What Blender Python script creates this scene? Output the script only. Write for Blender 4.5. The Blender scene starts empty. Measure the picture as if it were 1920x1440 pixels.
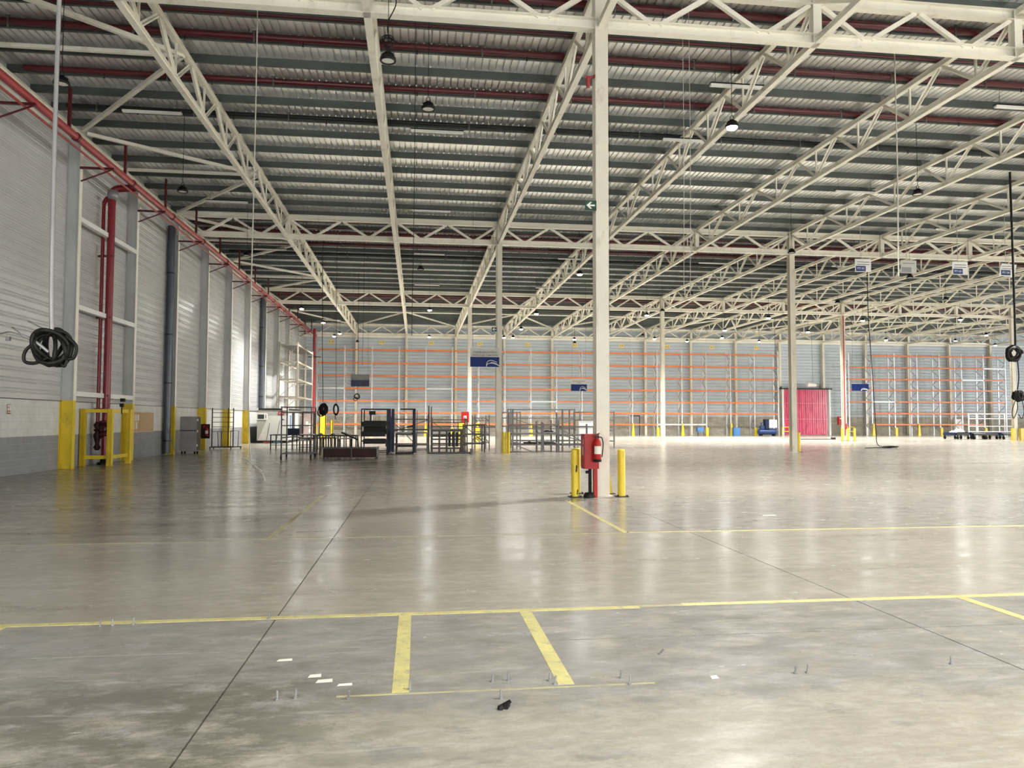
import bpy, math, random
from mathutils import Vector, Matrix
random.seed(7)
S = bpy.context.scene
COL = S.collection
# ------------------------------------------------------------------ camera
cam_d = bpy.data.cameras.new('camera'); cam = bpy.data.objects.new('camera', cam_d); COL.objects.link(cam)
cam_d.sensor_fit = 'HORIZONTAL'; cam_d.sensor_width = 36.0; cam_d.lens = 1406.8 / 1920 * 36
cam_d.clip_start = 0.05; cam_d.clip_end = 400
YAW, PIT, ROL, EYE = 0.1255, 0.0478, 0.0021, 1.6
fw = Vector((math.sin(YAW) * math.cos(PIT), math.cos(YAW) * math.cos(PIT), math.sin(PIT)))
rt = Vector((math.cos(YAW), -math.sin(YAW), 0)); up = rt.cross(fw)
rot = Matrix((rt, up, -fw)).transposed() @ Matrix.Rotation(ROL, 3, 'Z')
cam.matrix_world = Matrix.Translation((0, 0, EYE)) @ rot.to_4x4()
S.camera = cam
# ------------------------------------------------------------------ world, daylight, exposure
world = bpy.data.worlds.new('world'); S.world = world; world.use_nodes = True
bg = world.node_tree.nodes['Background']; bg.inputs[0].default_value = (0.86, 0.93, 1.0, 1); bg.inputs[1].default_value = 1.2
S.view_settings.view_transform = 'Standard'; S.view_settings.look = 'None'
S.view_settings.gamma = 1.0; S.view_settings.use_curve_mapping = False
S.view_settings.exposure = 1.92
try:
    S.cycles.use_denoising = True
    S.cycles.max_bounces = 6; S.cycles.diffuse_bounces = 4; S.cycles.glossy_bounces = 3
    S.cycles.use_adaptive_sampling = True; S.cycles.adaptive_threshold = 0.06; S.cycles.adaptive_min_samples = 16
    S.cycles.sample_clamp_indirect = 6.0
    S.cycles.caustics_reflective = False; S.cycles.caustics_refractive = False
except Exception:
    pass
LAMP_W = 1250.0
def daylight(name, loc, rx, rz, sx, sy, power, color):
    l = bpy.data.lights.new(name, 'AREA'); l.shape = 'RECTANGLE'; l.size = sx; l.size_y = sy
    l.energy = power; l.color = color
    o = bpy.data.objects.new(name, l); COL.objects.link(o); o.location = loc; o.rotation_euler = (rx, 0, rz)
    return o
daylight('added_fill_front_left', (-5.0, -4.7, 2.9), math.radians(90), 0, 7.0, 5.4, 240, (1.0, 0.96, 0.88))  # fill added to brighten the left side, no door known there
# area lights added as daylight at unseen open dock doors of the front wall (behind the viewer) and of the right wall
daylight('daylight_dock_door', (9.0, -4.7, 2.9), math.radians(90), 0, 9.0, 5.4, 130, (1.0, 0.95, 0.84))
daylight('daylight_dock_door_b', (26.0, -4.7, 2.9), math.radians(90), 0, 9.0, 5.4, 600, (1.0, 0.95, 0.84))
daylight('daylight_gate', (78.4, 58.0, 3.4), math.radians(90), math.radians(90), 12.0, 6.4, 900, (1.0, 0.97, 0.9))
daylight('daylight_gate_b', (78.4, 26.0, 3.4), math.radians(90), math.radians(90), 12.0, 6.4, 3500, (1.0, 0.97, 0.9))

# ------------------------------------------------------------------ materials
def new_mat(name):
    m = bpy.data.materials.new(name); m.use_nodes = True
    nt = m.node_tree; b = nt.nodes['Principled BSDF']
    return m, nt, b
class N:
    """tiny node helper"""
    def __init__(s, nt): s.nt = nt; s.pos = None
    def add(s, t, **k):
        n = s.nt.nodes.new(t)
        for a, v in k.items(): setattr(n, a, v)
        return n
    def link(s, a, b): s.nt.links.new(a, b)
    def position(s):
        if s.pos is None: s.pos = s.add('ShaderNodeNewGeometry').outputs['Position']
        return s.pos
    def mapped(s, scale, off=(0, 0, 0)):
        n = s.add('ShaderNodeMapping'); n.inputs['Scale'].default_value = scale; n.inputs['Location'].default_value = off
        s.link(s.position(), n.inputs['Vector']); return n.outputs[0]
    def noise(s, scale=(1, 1, 1), detail=3.0, rough=0.55, off=(0, 0, 0), dist=0.0):
        n = s.add('ShaderNodeTexNoise'); n.inputs['Scale'].default_value = 1.0
        n.inputs['Detail'].default_value = detail; n.inputs['Roughness'].default_value = rough
        n.inputs['Distortion'].default_value = dist
        s.link(s.mapped(scale, off), n.inputs['Vector']); return n.outputs['Fac']
    def ramp(s, fac, stops, interp='LINEAR'):
        n = s.add('ShaderNodeValToRGB'); n.color_ramp.interpolation = interp
        e = n.color_ramp.elements
        while len(e) < len(stops): e.new(0.5)
        for i, (p, c) in enumerate(stops):
            e[i].position = p; e[i].color = (c, c, c, 1) if isinstance(c, (int, float)) else (*c, 1)
        s.link(fac, n.inputs[0]); return n.outputs[0]
    def mix(s, fac, a, b):
        n = s.add('ShaderNodeMix', data_type='RGBA')
        for sock, v in ((n.inputs[0], fac), (n.inputs[6], a), (n.inputs[7], b)):
            if hasattr(v, 'is_linked'): s.link(v, sock)
            elif isinstance(v, (int, float)): sock.default_value = v
            else: sock.default_value = (*v, 1)
        return n.outputs[2]
    def math(s, op, a, b=0.0, c=None, clamp=False):
        n = s.add('ShaderNodeMath', operation=op); n.use_clamp = clamp
        for i, v in enumerate((a, b, c)):
            if v is None: continue
            if hasattr(v, 'is_linked'): s.link(v, n.inputs[i])
            else: n.inputs[i].default_value = v
        return n.outputs[0]
    def axis(s):
        n = s.add('ShaderNodeSeparateXYZ'); s.link(s.position(), n.inputs[0]); return n.outputs
    def bump(s, h, strength, dist, b):
        n = s.add('ShaderNodeBump'); n.inputs['Strength'].default_value = strength; n.inputs['Distance'].default_value = dist
        s.link(h, n.inputs['Height']); s.link(n.outputs[0], b.inputs['Normal'])
MATS = {}
def paint(name, col, rough=0.45, metal=0.0, var=0.12, scale=1.6, patch_tone=None, dirt_amt=0.0, spec=0.5):
    """paint or metal with soft tone variation and optional dirty patches"""
    if name in MATS: return MATS[name]
    m, nt, b = new_mat(name); n = N(nt)
    f = n.noise((scale,) * 3, 4)
    c = n.mix(n.ramp(f, [(0.3, 0.0), (0.7, 1.0)]), tuple(x * (1 - var) for x in col), tuple(min(1, x * (1 + var)) for x in col))
    if patch_tone:
        g = n.noise((scale * 2.3, scale * 2.3, scale * 0.9), 6, 0.65, (3.1, 7.7, 1.9))
        c = n.mix(n.ramp(g, [(0.56, 0.0), (0.72, dirt_amt)]), c, patch_tone)
    n.link(c, b.inputs['Base Color'])
    b.inputs['Roughness'].default_value = rough; b.inputs['Metallic'].default_value = metal
    b.inputs['Specular IOR Level'].default_value = spec
    MATS[name] = m; return m
def glow(name, col, strength):
    if name in MATS: return MATS[name]
    m, nt, b = new_mat(name); b.inputs['Base Color'].default_value = (*col, 1)
    b.inputs['Emission Color'].default_value = (*col, 1); b.inputs['Emission Strength'].default_value = strength
    MATS[name] = m; return m
STEEL = paint('cream_painted_steel', (0.84, 0.81, 0.71), 0.42, 0, 0.05, 0.9, (0.36, 0.31, 0.23), 0.45)
COLUMN = paint('column_paint', (0.70, 0.66, 0.56), 0.42, 0, 0.08, 1.3, (0.28, 0.22, 0.15), 0.55)
POST = paint('wall_post_paint', (0.52, 0.53, 0.53), 0.42, 0, 0.08, 1.0, (0.3, 0.28, 0.24), 0.4)
YELLOW = paint('safety_yellow', (0.74, 0.55, 0.03), 0.40, 0, 0.08, 2.0, (0.22, 0.15, 0.03), 0.55)
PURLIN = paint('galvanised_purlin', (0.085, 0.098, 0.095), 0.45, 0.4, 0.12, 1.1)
RISER = paint('riser_red', (0.20, 0.008, 0.016), 0.35, 0, 0.1, 2.0)
RED = paint('sprinkler_red', (0.085, 0.006, 0.010), 0.35, 0, 0.1, 2.0)
REDM = paint('main_pipe_red', (0.33, 0.04, 0.045), 0.32, 0, 0.1, 2.0)
REDBOX = paint('fire_red', (0.36, 0.012, 0.010), 0.38, 0, 0.1, 3.0, (0.15, 0.008, 0.008), 0.4, 0.3)
BLACK = paint('black_rubber', (0.006, 0.006, 0.006), 0.5, 0, 0.12, 1.6, None, 0.0, 0.25)
DARK = paint('dark_metal', (0.018, 0.019, 0.021), 0.45, 0.1, 0.2, 1.6, None, 0.0, 0.25)
DARKBLUE = paint('dark_blue_paint', (0.008, 0.018, 0.06), 0.42, 0, 0.15, 1.6, None, 0.0, 0.3)
BLUE = paint('compressor_blue', (0.015, 0.045, 0.17), 0.35, 0, 0.15)
LBLUE = paint('cabinet_blue', (0.06, 0.20, 0.45), 0.45, 0, 0.12)
GREY = paint('grey_steel', (0.27, 0.27, 0.27), 0.4, 0.35, 0.15, 2.0)
TUBE = paint('bare_tube_steel', (0.05, 0.047, 0.045), 0.42, 0.3, 0.2, 3.0, (0.12, 0.07, 0.04), 0.4)
TUBEL = paint('light_tube_steel', (0.125, 0.122, 0.12), 0.4, 0.3, 0.2, 3.0, (0.2, 0.15, 0.1), 0.4)
GALV = paint('rack_galvanised', (0.55, 0.57, 0.58), 0.42, 0.35, 0.12)
ORANGE = paint('rack_orange', (0.70, 0.17, 0.04), 0.42, 0, 0.12, 0.5, (0.8, 0.34, 0.12), 0.5)
WHITE = paint('white_enamel', (0.80, 0.80, 0.78), 0.4, 0, 0.04)
OFFWHITE = paint('container_panel', (0.55, 0.55, 0.52), 0.45, 0, 0.05)
CONTGREY = paint('container_grey', (0.36, 0.36, 0.33), 0.45, 0, 0.06)
MAROON = paint('maroon_rust', (0.028, 0.007, 0.005), 0.55, 0, 0.25, 2.5, None, 0.0, 0.25)
CORK = paint('cork', (0.52, 0.36, 0.20), 0.85, 0, 0.1, 30)
PAPER = paint('paper', (0.72, 0.70, 0.62), 0.7, 0, 0.05)
SIGNBLUE = paint('sign_blue', (0.002, 0.018, 0.15), 0.4, 0, 0.03, 1.6, None, 0.0, 0.2)
SIGNNAVY = paint('sign_navy', (0.03, 0.055, 0.19), 0.35, 0, 0.03)
SIGNGREEN = paint('sign_green', (0.005, 0.055, 0.03), 0.4, 0, 0.03)
SIGNYEL = paint('sign_cream_yellow', (0.80, 0.66, 0.26), 0.5, 0, 0.03)
GLASS = paint('dark_window_glass', (0.02, 0.025, 0.03), 0.08)
DIFF = paint('lamp_diffuser_off', (0.78, 0.78, 0.74), 0.3)
DIFFON = glow('lamp_diffuser_lit', (1.0, 0.99, 0.96), 60.0)
TUBEOFF = paint('batten_white', (0.62, 0.62, 0.58), 0.35)
CABLEW = paint('white_rope', (0.44, 0.42, 0.37), 0.65)
PIPEDARK = paint('downpipe_slate', (0.055, 0.065, 0.085), 0.35, 0.1, 0.15)

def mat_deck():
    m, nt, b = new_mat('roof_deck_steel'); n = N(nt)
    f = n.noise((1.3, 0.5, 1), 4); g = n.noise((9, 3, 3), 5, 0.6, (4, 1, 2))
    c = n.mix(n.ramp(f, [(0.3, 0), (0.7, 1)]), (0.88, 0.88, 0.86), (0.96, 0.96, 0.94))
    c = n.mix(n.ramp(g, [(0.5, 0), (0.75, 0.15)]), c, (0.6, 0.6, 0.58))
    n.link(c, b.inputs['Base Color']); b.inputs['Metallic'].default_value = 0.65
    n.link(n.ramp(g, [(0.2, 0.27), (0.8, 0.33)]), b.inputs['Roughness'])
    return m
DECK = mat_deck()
def mat_cladding(name, a, c2, rough=0.27, metal=0.25):
    m, nt, b = new_mat(name); n = N(nt)
    f = n.noise((0.35, 0.35, 1.2), 4); g = n.noise((2, 2, 6), 5, 0.6, (4, 1, 2))
    c = n.mix(n.ramp(f, [(0.3, 0), (0.7, 1)]), a, c2)
    c = n.mix(n.ramp(g, [(0.6, 0), (0.85, 0.3)]), c, (0.34, 0.33, 0.30))
    n.link(c, b.inputs['Base Color']); b.inputs['Roughness'].default_value = rough; b.inputs['Metallic'].default_value = metal
    return m
CLAD = mat_cladding('cladding_left', (0.56, 0.565, 0.56), (0.66, 0.665, 0.66))
CLADF = mat_cladding('cladding_far', (0.45, 0.53, 0.61), (0.57, 0.65, 0.73), 0.42, 0.0)
def mat_block(name, col):
    m, nt, b = new_mat(name); n = N(nt)
    f = n.noise((3, 3, 3), 4); g = n.noise((0.8, 0.8, 0.25), 5, 0.6, (9, 2, 5)); h = n.noise((60, 60, 60), 2)
    c = n.mix(n.ramp(f, [(0.3, 0), (0.7, 1)]), tuple(x * 0.9 for x in col), tuple(x * 1.06 for x in col))
    c = n.mix(n.ramp(g, [(0.55, 0), (0.8, 0.4)]), c, tuple(x * y for x, y in zip(col, (0.62, 0.55, 0.45))))
    n.link(c, b.inputs['Base Color']); b.inputs['Roughness'].default_value = 0.6
    n.bump(h, 0.25, 0.004, b)
    return m
BLOCKW = mat_block('painted_block_white', (0.66, 0.66, 0.63))
BLOCKG = mat_block('painted_block_grey', (0.27, 0.28, 0.29))
MORTAR = paint('mortar', (0.45, 0.45, 0.44), 0.85)
def mat_far_masonry():
    m, nt, b = new_mat('raw_block_masonry'); n = N(nt)
    br = n.add('ShaderNodeTexBrick'); br.inputs['Scale'].default_value = 1.0
    br.inputs['Brick Width'].default_value = 0.4; br.inputs['Row Height'].default_value = 0.2; br.inputs['Mortar Size'].default_value = 0.012
    br.inputs['Color1'].default_value = (0.36, 0.33, 0.27, 1); br.inputs['Color2'].default_value = (0.44, 0.41, 0.34, 1)
    br.inputs['Mortar'].default_value = (0.2, 0.19, 0.17, 1)
    sp = n.axis(); cb = n.add('ShaderNodeCombineXYZ'); n.link(sp[0], cb.inputs[0]); n.link(sp[2], cb.inputs[1]); n.link(cb.outputs[0], br.inputs['Vector'])
    g = n.noise((0.7, 0.7, 1.6), 5, 0.65)
    c = n.mix(n.ramp(g, [(0.45, 0), (0.75, 0.7)]), br.outputs['Color'], (0.17, 0.155, 0.13))
    n.link(c, b.inputs['Base Color']); b.inputs['Roughness'].default_value = 0.85
    n.bump(br.outputs['Fac'], 0.4, 0.01, b)
    return m
MASON = mat_far_masonry()
def mat_floor():
    m, nt, b = new_mat('worn_concrete'); n = N(nt)
    x, y, z = n.axis()
    big = n.noise((0.22, 0.5, 1), 5, 0.6); fine = n.noise((2.2, 5.0, 1), 6, 0.65, (5, 3, 0)); grit = n.noise((45, 45, 1), 3, 0.6)
    streak = n.noise((0.25, 2.4, 1), 5, 0.6, (1, 8, 0))
    base = n.mix(n.ramp(big, [(0.32, 0), (0.68, 1)]), (0.39, 0.36, 0.295), (0.52, 0.49, 0.42))
    base = n.mix(n.ramp(fine, [(0.35, 0.45), (0.65, 0.0)]), base, (0.33, 0.305, 0.24))
    base = n.mix(n.ramp(streak, [(0.52, 0.0), (0.70, 0.5)]), base, (0.23, 0.205, 0.16))
    # darker brown patches on the left of the hall
    wob = n.noise((0.5, 0.5, 1), 4, 0.6, (2, 2, 0))
    left = n.math('MULTIPLY', n.math('LESS_THAN', n.math('ADD', x, n.math('MULTIPLY', wob, 6.0)), 1.0), n.math('GREATER_THAN', y, 10.4))
    patch_tone = n.noise((0.5, 1.6, 1), 6, 0.65, (7, 4, 0))
    base = n.mix(n.math('MULTIPLY', left, n.ramp(patch_tone, [(0.40, 0.0), (0.58, 0.6)])), base, (0.17, 0.145, 0.105))
    # grey floor paint: strip of bays by the yellow stripes, and the right-hand lane
    rag = n.math('SUBTRACT', n.noise((1.3, 1.9, 1), 5, 0.72, (3, 9, 0)), 0.5)
    yy = n.math('ADD', y, n.math('MULTIPLY', rag, 1.7)); xx = n.math('ADD', x, n.math('MULTIPLY', rag, 1.2))
    def soft(v, lo, hi):
        m_ = n.add('ShaderNodeMapRange', interpolation_type='SMOOTHSTEP'); m_.inputs['From Min'].default_value = lo; m_.inputs['From Max'].default_value = hi
        n.link(v, m_.inputs['Value']); return m_.outputs[0]
    strip = n.math('MULTIPLY', n.math('LESS_THAN', y, 6.33), soft(yy, 4.05, 4.35))
    lane = n.math('MULTIPLY', n.math('MULTIPLY', n.math('GREATER_THAN', y, 10.52), soft(yy, 15.6, 14.4)), soft(xx, 2.7, 3.3))
    patch = n.noise((1.4, 3.4, 1), 5, 0.72, (1, 1, 4))
    old = n.math('MULTIPLY', soft(yy, 5.2, 4.3), soft(n.math('SUBTRACT', patch, n.math('MULTIPLY', x, 0.03)), 0.50, 0.60))
    gfac = n.math('MAXIMUM', n.math('MAXIMUM', n.math('MULTIPLY', strip, 0.9), n.math('MULTIPLY', lane, 0.75)), n.math('MULTIPLY', old, 0.85))
    mott = n.noise((2.4, 4.2, 1), 5, 0.72, (8, 8, 8))
    gfac = n.math('MULTIPLY', gfac, n.ramp(mott, [(0.36, 0.30), (0.52, 1.0)]))
    grey = n.mix(n.ramp(fine, [(0.35, 0), (0.65, 1)]), (0.235, 0.228, 0.21), (0.345, 0.338, 0.325))
    base = n.mix(gfac, base, grey)
    # grimy corner at the lower left
    grime = n.math('MULTIPLY', n.math('MULTIPLY', soft(xx, 0.3, -1.0), soft(yy, 5.4, 4.6)), n.ramp(n.noise((2.2, 4.0, 1), 5, 0.75, (5, 6, 1)), [(0.38, 0.0), (0.54, 0.85)]))
    base = n.mix(grime, base, (0.13, 0.125, 0.095))
    mot2 = n.noise((5, 11, 1), 5, 0.75, (2, 5, 7))
    base = n.mix(n.ramp(mot2, [(0.42, 0.34), (0.60, 0.0)]), base, (0.22, 0.205, 0.165))
    # scuffs
    sc = n.noise((0.9, 7, 1), 5, 0.7, (4, 4, 4), 1.2)
    base = n.mix(n.ramp(sc, [(0.60, 0.0), (0.68, 0.32)]), base, (0.56, 0.54, 0.48))
    sp = n.noise((14, 22, 1), 2, 0.5, (6, 1, 3))
    base = n.mix(n.ramp(sp, [(0.80, 0.0), (0.82, 0.6)]), base, (0.09, 0.08, 0.065))
    base = n.mix(n.ramp(grit, [(0.3, 0.12), (0.6, 0.0)]), base, (0.16, 0.15, 0.12))
    n.link(base, b.inputs['Base Color'])
    r = n.math('ADD', n.ramp(streak, [(0.3, 0.10), (0.7, 0.23)]), n.ramp(fine, [(0.3, 0.0), (0.7, 0.10)]))
    n.link(r, b.inputs['Roughness']); b.inputs['Specular IOR Level'].default_value = 0.5
    n.bump(n.math('ADD', n.math('MULTIPLY', fine, 1.0), n.math('MULTIPLY', grit, 0.15)), 0.035, 0.01, b)
    return m
FLOORM = mat_floor()
JOINT = paint('joint_dirt', (0.035, 0.03, 0.025), 0.9)
def mat_line():
    m, nt, b = new_mat('floor_line_yellow'); n = N(nt)
    f = n.noise((5, 5, 1), 6, 0.7); g = n.noise((14, 14, 1), 4, 0.6, (3, 3, 0))
    c = n.mix(n.ramp(f, [(0.35, 0), (0.6, 1)]), (0.50, 0.45, 0.20), (0.68, 0.61, 0.24))
    c = n.mix(n.ramp(g, [(0.55, 0.0), (0.68, 0.8)]), c, (0.34, 0.32, 0.24))
    n.link(c, b.inputs['Base Color']); b.inputs['Roughness'].default_value = 0.4
    return m
LINE = mat_line()
def mat_line_faint():
    m, nt, b = new_mat('floor_line_worn'); n = N(nt)
    f = n.noise((5, 5, 1), 6, 0.7)
    n.link(n.mix(n.ramp(f, [(0.4, 0), (0.62, 1)]), (0.34, 0.31, 0.22), (0.50, 0.45, 0.22)), b.inputs['Base Color']); b.inputs['Roughness'].default_value = 0.4
    return m
LINEF = mat_line_faint()
def mat_pvc():
    m, nt, b = new_mat('red_pvc_strip'); n = N(nt)
    f = n.noise((6, 6, 0.8), 4)
    n.link(n.mix(n.ramp(f, [(0.35, 0), (0.65, 1)]), (0.42, 0.02, 0.075), (0.66, 0.07, 0.16)), b.inputs['Base Color'])
    b.inputs['Roughness'].default_value = 0.22; b.inputs['Subsurface Weight'].default_value = 0.0
    return m
PVC = mat_pvc()

# ------------------------------------------------------------------ mesh helpers
class MB:
    def __init__(s): s.v = []; s.f = []; s.sm = []
    def _add(s, vs, fs, smooth=False):
        o = len(s.v); s.v += [tuple(p) for p in vs]; s.f += [tuple(i + o for i in f) for f in fs]; s.sm += [smooth] * len(fs)
    def box(s, x0, x1, y0, y1, z0, z1):
        s._add([(x0, y0, z0), (x1, y0, z0), (x1, y1, z0), (x0, y1, z0), (x0, y0, z1), (x1, y0, z1), (x1, y1, z1), (x0, y1, z1)],
               [(0, 3, 2, 1), (4, 5, 6, 7), (0, 1, 5, 4), (1, 2, 6, 5), (2, 3, 7, 6), (3, 0, 4, 7)]); return s
    def prof(s, p, q, pts, upv=(0, 0, 1), smooth=False, closed=True):
        """extrude the 2D outline pts (side, up) from p to q"""
        p = Vector(p); q = Vector(q); d = (q - p).normalized(); u = Vector(upv)
        if abs(d.dot(u)) > 0.999: u = Vector((0, 1, 0))
        sd = d.cross(u).normalized(); u = sd.cross(d)
        n = len(pts)
        vs = [p + sd * a + u * b for a, b in pts] + [q + sd * a + u * b for a, b in pts]
        fs = [(i, (i + 1) % n, n + (i + 1) % n, n + i) for i in range(n)]
        if closed: fs += [tuple(range(n - 1, -1, -1)), tuple(range(n, 2 * n))]
        s._add(vs, fs, smooth); return s
    def bar(s, p, q, w, h=None, upv=(0, 0, 1)):
        h = h or w
        return s.prof(p, q, [(-w / 2, -h / 2), (w / 2, -h / 2), (w / 2, h / 2), (-w / 2, h / 2)], upv)
    def ibeam(s, p, q, w, h, tf=0.015, tw=0.012, upv=(0, 0, 1)):
        a, b, t, e = w / 2, h / 2, tw / 2, tf
        pts = [(-a, -b), (a, -b), (a, -b + e), (t, -b + e), (t, b - e), (a, b - e), (a, b), (-a, b), (-a, b - e), (-t, b - e), (-t, -b + e), (-a, -b + e)]
        return s.prof(p, q, pts, upv)
    def angle(s, p, q, a, t=0.008, upv=(0, 0, 1), flip=1):
        pts = [(0, 0), (a * flip, 0), (a * flip, t), (t * flip, t), (t * flip, a), (0, a)]
        if flip < 0: pts = pts[::-1]
        return s.prof(p, q, pts, upv)
    def cyl(s, p, q, r, n=10, r2=None, cap=True):
        p = Vector(p); q = Vector(q); d = (q - p).normalized()
        u = Vector((0, 0, 1)) if abs(d.z) < 0.9 else Vector((1, 0, 0))
        a = d.cross(u).normalized(); b = a.cross(d); r2 = r if r2 is None else r2
        cs = [(math.cos(2 * math.pi * i / n), math.sin(2 * math.pi * i / n)) for i in range(n)]
        vs = [p + (a * c + b * e) * r for c, e in cs] + [q + (a * c + b * e) * r2 for c, e in cs]
        s._add(vs, [(i, (i + 1) % n, n + (i + 1) % n, n + i) for i in range(n)], True)
        if cap: s._add(vs, [tuple(range(n - 1, -1, -1)), tuple(range(n, 2 * n))])
        return s
    def tube(s, pts, r, n=8):
        pts = [Vector(p) for p in pts]; m = len(pts); rings = []
        prev = None
        for i, p in enumerate(pts):
            d = (pts[min(i + 1, m - 1)] - pts[max(i - 1, 0)]).normalized()
            if prev is None:
                u = Vector((0, 0, 1)) if abs(d.z) < 0.9 else Vector((1, 0, 0)); a = d.cross(u).normalized()
            else:
                a = (prev - d * prev.dot(d)); a = a.normalized() if a.length > 1e-6 else d.orthogonal().normalized()
            prev = a; b = a.cross(d)
            rings.append([p + (a * math.cos(2 * math.pi * k / n) + b * math.sin(2 * math.pi * k / n)) * r for k in range(n)])
        vs = [v for rg in rings for v in rg]
        fs = [(i * n + k, i * n + (k + 1) % n, (i + 1) * n + (k + 1) % n, (i + 1) * n + k) for i in range(m - 1) for k in range(n)]
        s._add(vs, fs, True); s._add(rings[0] + rings[-1], [tuple(range(n - 1, -1, -1)), tuple(range(n, 2 * n))]); return s
    def lathe(s, prof, c=(0, 0, 0), n=20):
        """prof: (radius, z) list"""
        m = len(prof)
        vs = [(c[0] + r * math.cos(2 * math.pi * k / n), c[1] + r * math.sin(2 * math.pi * k / n), c[2] + z) for r, z in prof for k in range(n)]
        fs = [(i * n + k, i * n + (k + 1) % n, (i + 1) * n + (k + 1) % n, (i + 1) * n + k) for i in range(m - 1) for k in range(n)]
        s._add(vs, fs, True); return s
    def disc(s, c, r, n=20, down=True):
        vs = [(c[0] + r * math.cos(2 * math.pi * k / n), c[1] + r * math.sin(2 * math.pi * k / n), c[2]) for k in range(n)]
        s._add(vs, [tuple(range(n - 1, -1, -1)) if down else tuple(range(n))]); return s
    def poly(s, vs, thick):
        """flat polygon in the xz plane facing -y, given thickness in +y"""
        n = len(vs); a = [(x, y, z) for x, y, z in vs]; b = [(x, y + thick, z) for x, y, z in vs]
        s._add(a + b, [tuple(range(n)), tuple(range(2 * n - 1, n - 1, -1))] + [(i, n + i, n + (i + 1) % n, (i + 1) % n) for i in range(n)]); return s
    def mesh(s, name, mat):
        me = bpy.data.meshes.new(name); me.from_pydata(s.v, [], s.f)
        me.polygons.foreach_set('use_smooth', s.sm); me.materials.append(mat); me.update()
        return me
def put(name, me, parent=None, loc=(0, 0, 0), rz=0.0, scale=None):
    o = bpy.data.objects.new(name, me); COL.objects.link(o); o.location = loc
    if rz: o.rotation_euler = (0, 0, rz)
    if scale: o.scale = scale
    if parent is not None: o.parent = parent
    return o
def part(name, mb, mat, parent=None, loc=(0, 0, 0), rz=0.0, label=None, kind=None):
    o = put(name, mb.mesh(name, mat), parent, loc, rz)
    if label: o['label'] = label
    if kind: o['kind'] = kind
    return o
def tag(o, label, cat, group=None):
    o['label'] = label; o['category'] = cat
    if group: o['group'] = group
    return o
def thing(name, label, cat, loc=(0, 0, 0), rz=0.0, group=None):
    return tag(put(name, None, None, loc, rz), label, cat, group)
def copy_thing(root, loc, label=None, rz=None):
    r = root.copy(); COL.objects.link(r); r.location = loc
    if rz is not None: r.rotation_euler = (0, 0, rz)
    if label: r['label'] = label
    for ch in list(root.children):
        c = ch.copy(); COL.objects.link(c); c.parent = r
        for g in list(ch.children):
            d = g.copy(); COL.objects.link(d); d.parent = c
    return r
def struct(o): o['kind'] = 'structure'; return o
ORD = ['first', 'second', 'third', 'fourth', 'fifth', 'sixth', 'seventh', 'eighth', 'ninth', 'tenth', 'eleventh', 'twelfth', 'thirteenth', 'fourteenth', 'fifteenth', 'sixteenth', 'seventeenth', 'eighteenth', 'nineteenth', 'twentieth']
def text_mesh(txt, size, mat, align='CENTER'):
    cu = bpy.data.curves.new('lettering', 'FONT'); cu.body = txt; cu.size = size; cu.align_x = align; cu.align_y = 'CENTER'; cu.extrude = 0.002
    ob = bpy.data.objects.new('lettering', cu); COL.objects.link(ob)
    me = bpy.data.meshes.new_from_object(ob.evaluated_get(bpy.context.evaluated_depsgraph_get()))
    bpy.data.objects.remove(ob); bpy.data.curves.remove(cu)
    me.materials.clear(); me.materials.append(mat); return me
def lettering(txt, size, mat, parent, loc, rz=0.0):
    """writing that stands upright and faces -y (rotated by rz)"""
    o = put('lettering', text_mesh(txt, size, mat), parent, loc)
    o.rotation_euler = (math.radians(90), 0, rz); return o
def helix(c, r, turns, pitch, ax='y', n=20, wob=0.0, seed=0):
    rnd = random.Random(seed); pts = []
    for i in range(int(turns * n) + 1):
        a = 2 * math.pi * i / n; rr = r * (1 + wob * math.sin(1.7 * a + seed) + wob * 0.5 * rnd.uniform(-1, 1)); t = pitch * (i / n)
        if ax == 'y': pts.append((c[0] + rr * math.cos(a), c[1] + t, c[2] + rr * math.sin(a)))
        else: pts.append((c[0] + rr * math.cos(a), c[1] + rr * math.sin(a), c[2] + t))
    return pts
def smooth_path(ctrl, n=8):
    """Catmull-Rom through control points"""
    P = [Vector(c) for c in ctrl]; P = [P[0]] + P + [P[-1]]; out = []
    for i in range(1, len(P) - 2):
        for k in range(n):
            t = k / n; a, b, c, d = P[i - 1], P[i], P[i + 1], P[i + 2]
            out.append(0.5 * ((2 * b) + (c - a) * t + (2 * a - 5 * b + 4 * c - d) * t * t + (3 * b - a - 3 * c + d) * t * t * t))
    out.append(P[-2]); return out
# ------------------------------------------------------------------ layout constants
XI = lambda i: 3.887 + 5.0 * (i - 2)            # truss lines
ROW = [15.62, 35.95, 56.28, 76.61]             # column rows
BAY = 20.33
ZB, ZT = 10.08, 11.23                          # underside of lower chord, top of upper chord
ZD = 11.45                                     # underside of the roof deck
WX = -11.38                                    # inner face of the left wall
WY = 77.05                                     # inner face of the far wall
XR, YF = 78.9, -5.1                            # right wall, front wall
ROWNAME = ['near row', 'second row', 'third row', 'far wall']
SPAN = ['over the viewer', 'in the near bay', 'in the middle bay', 'in the last bay']

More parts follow.
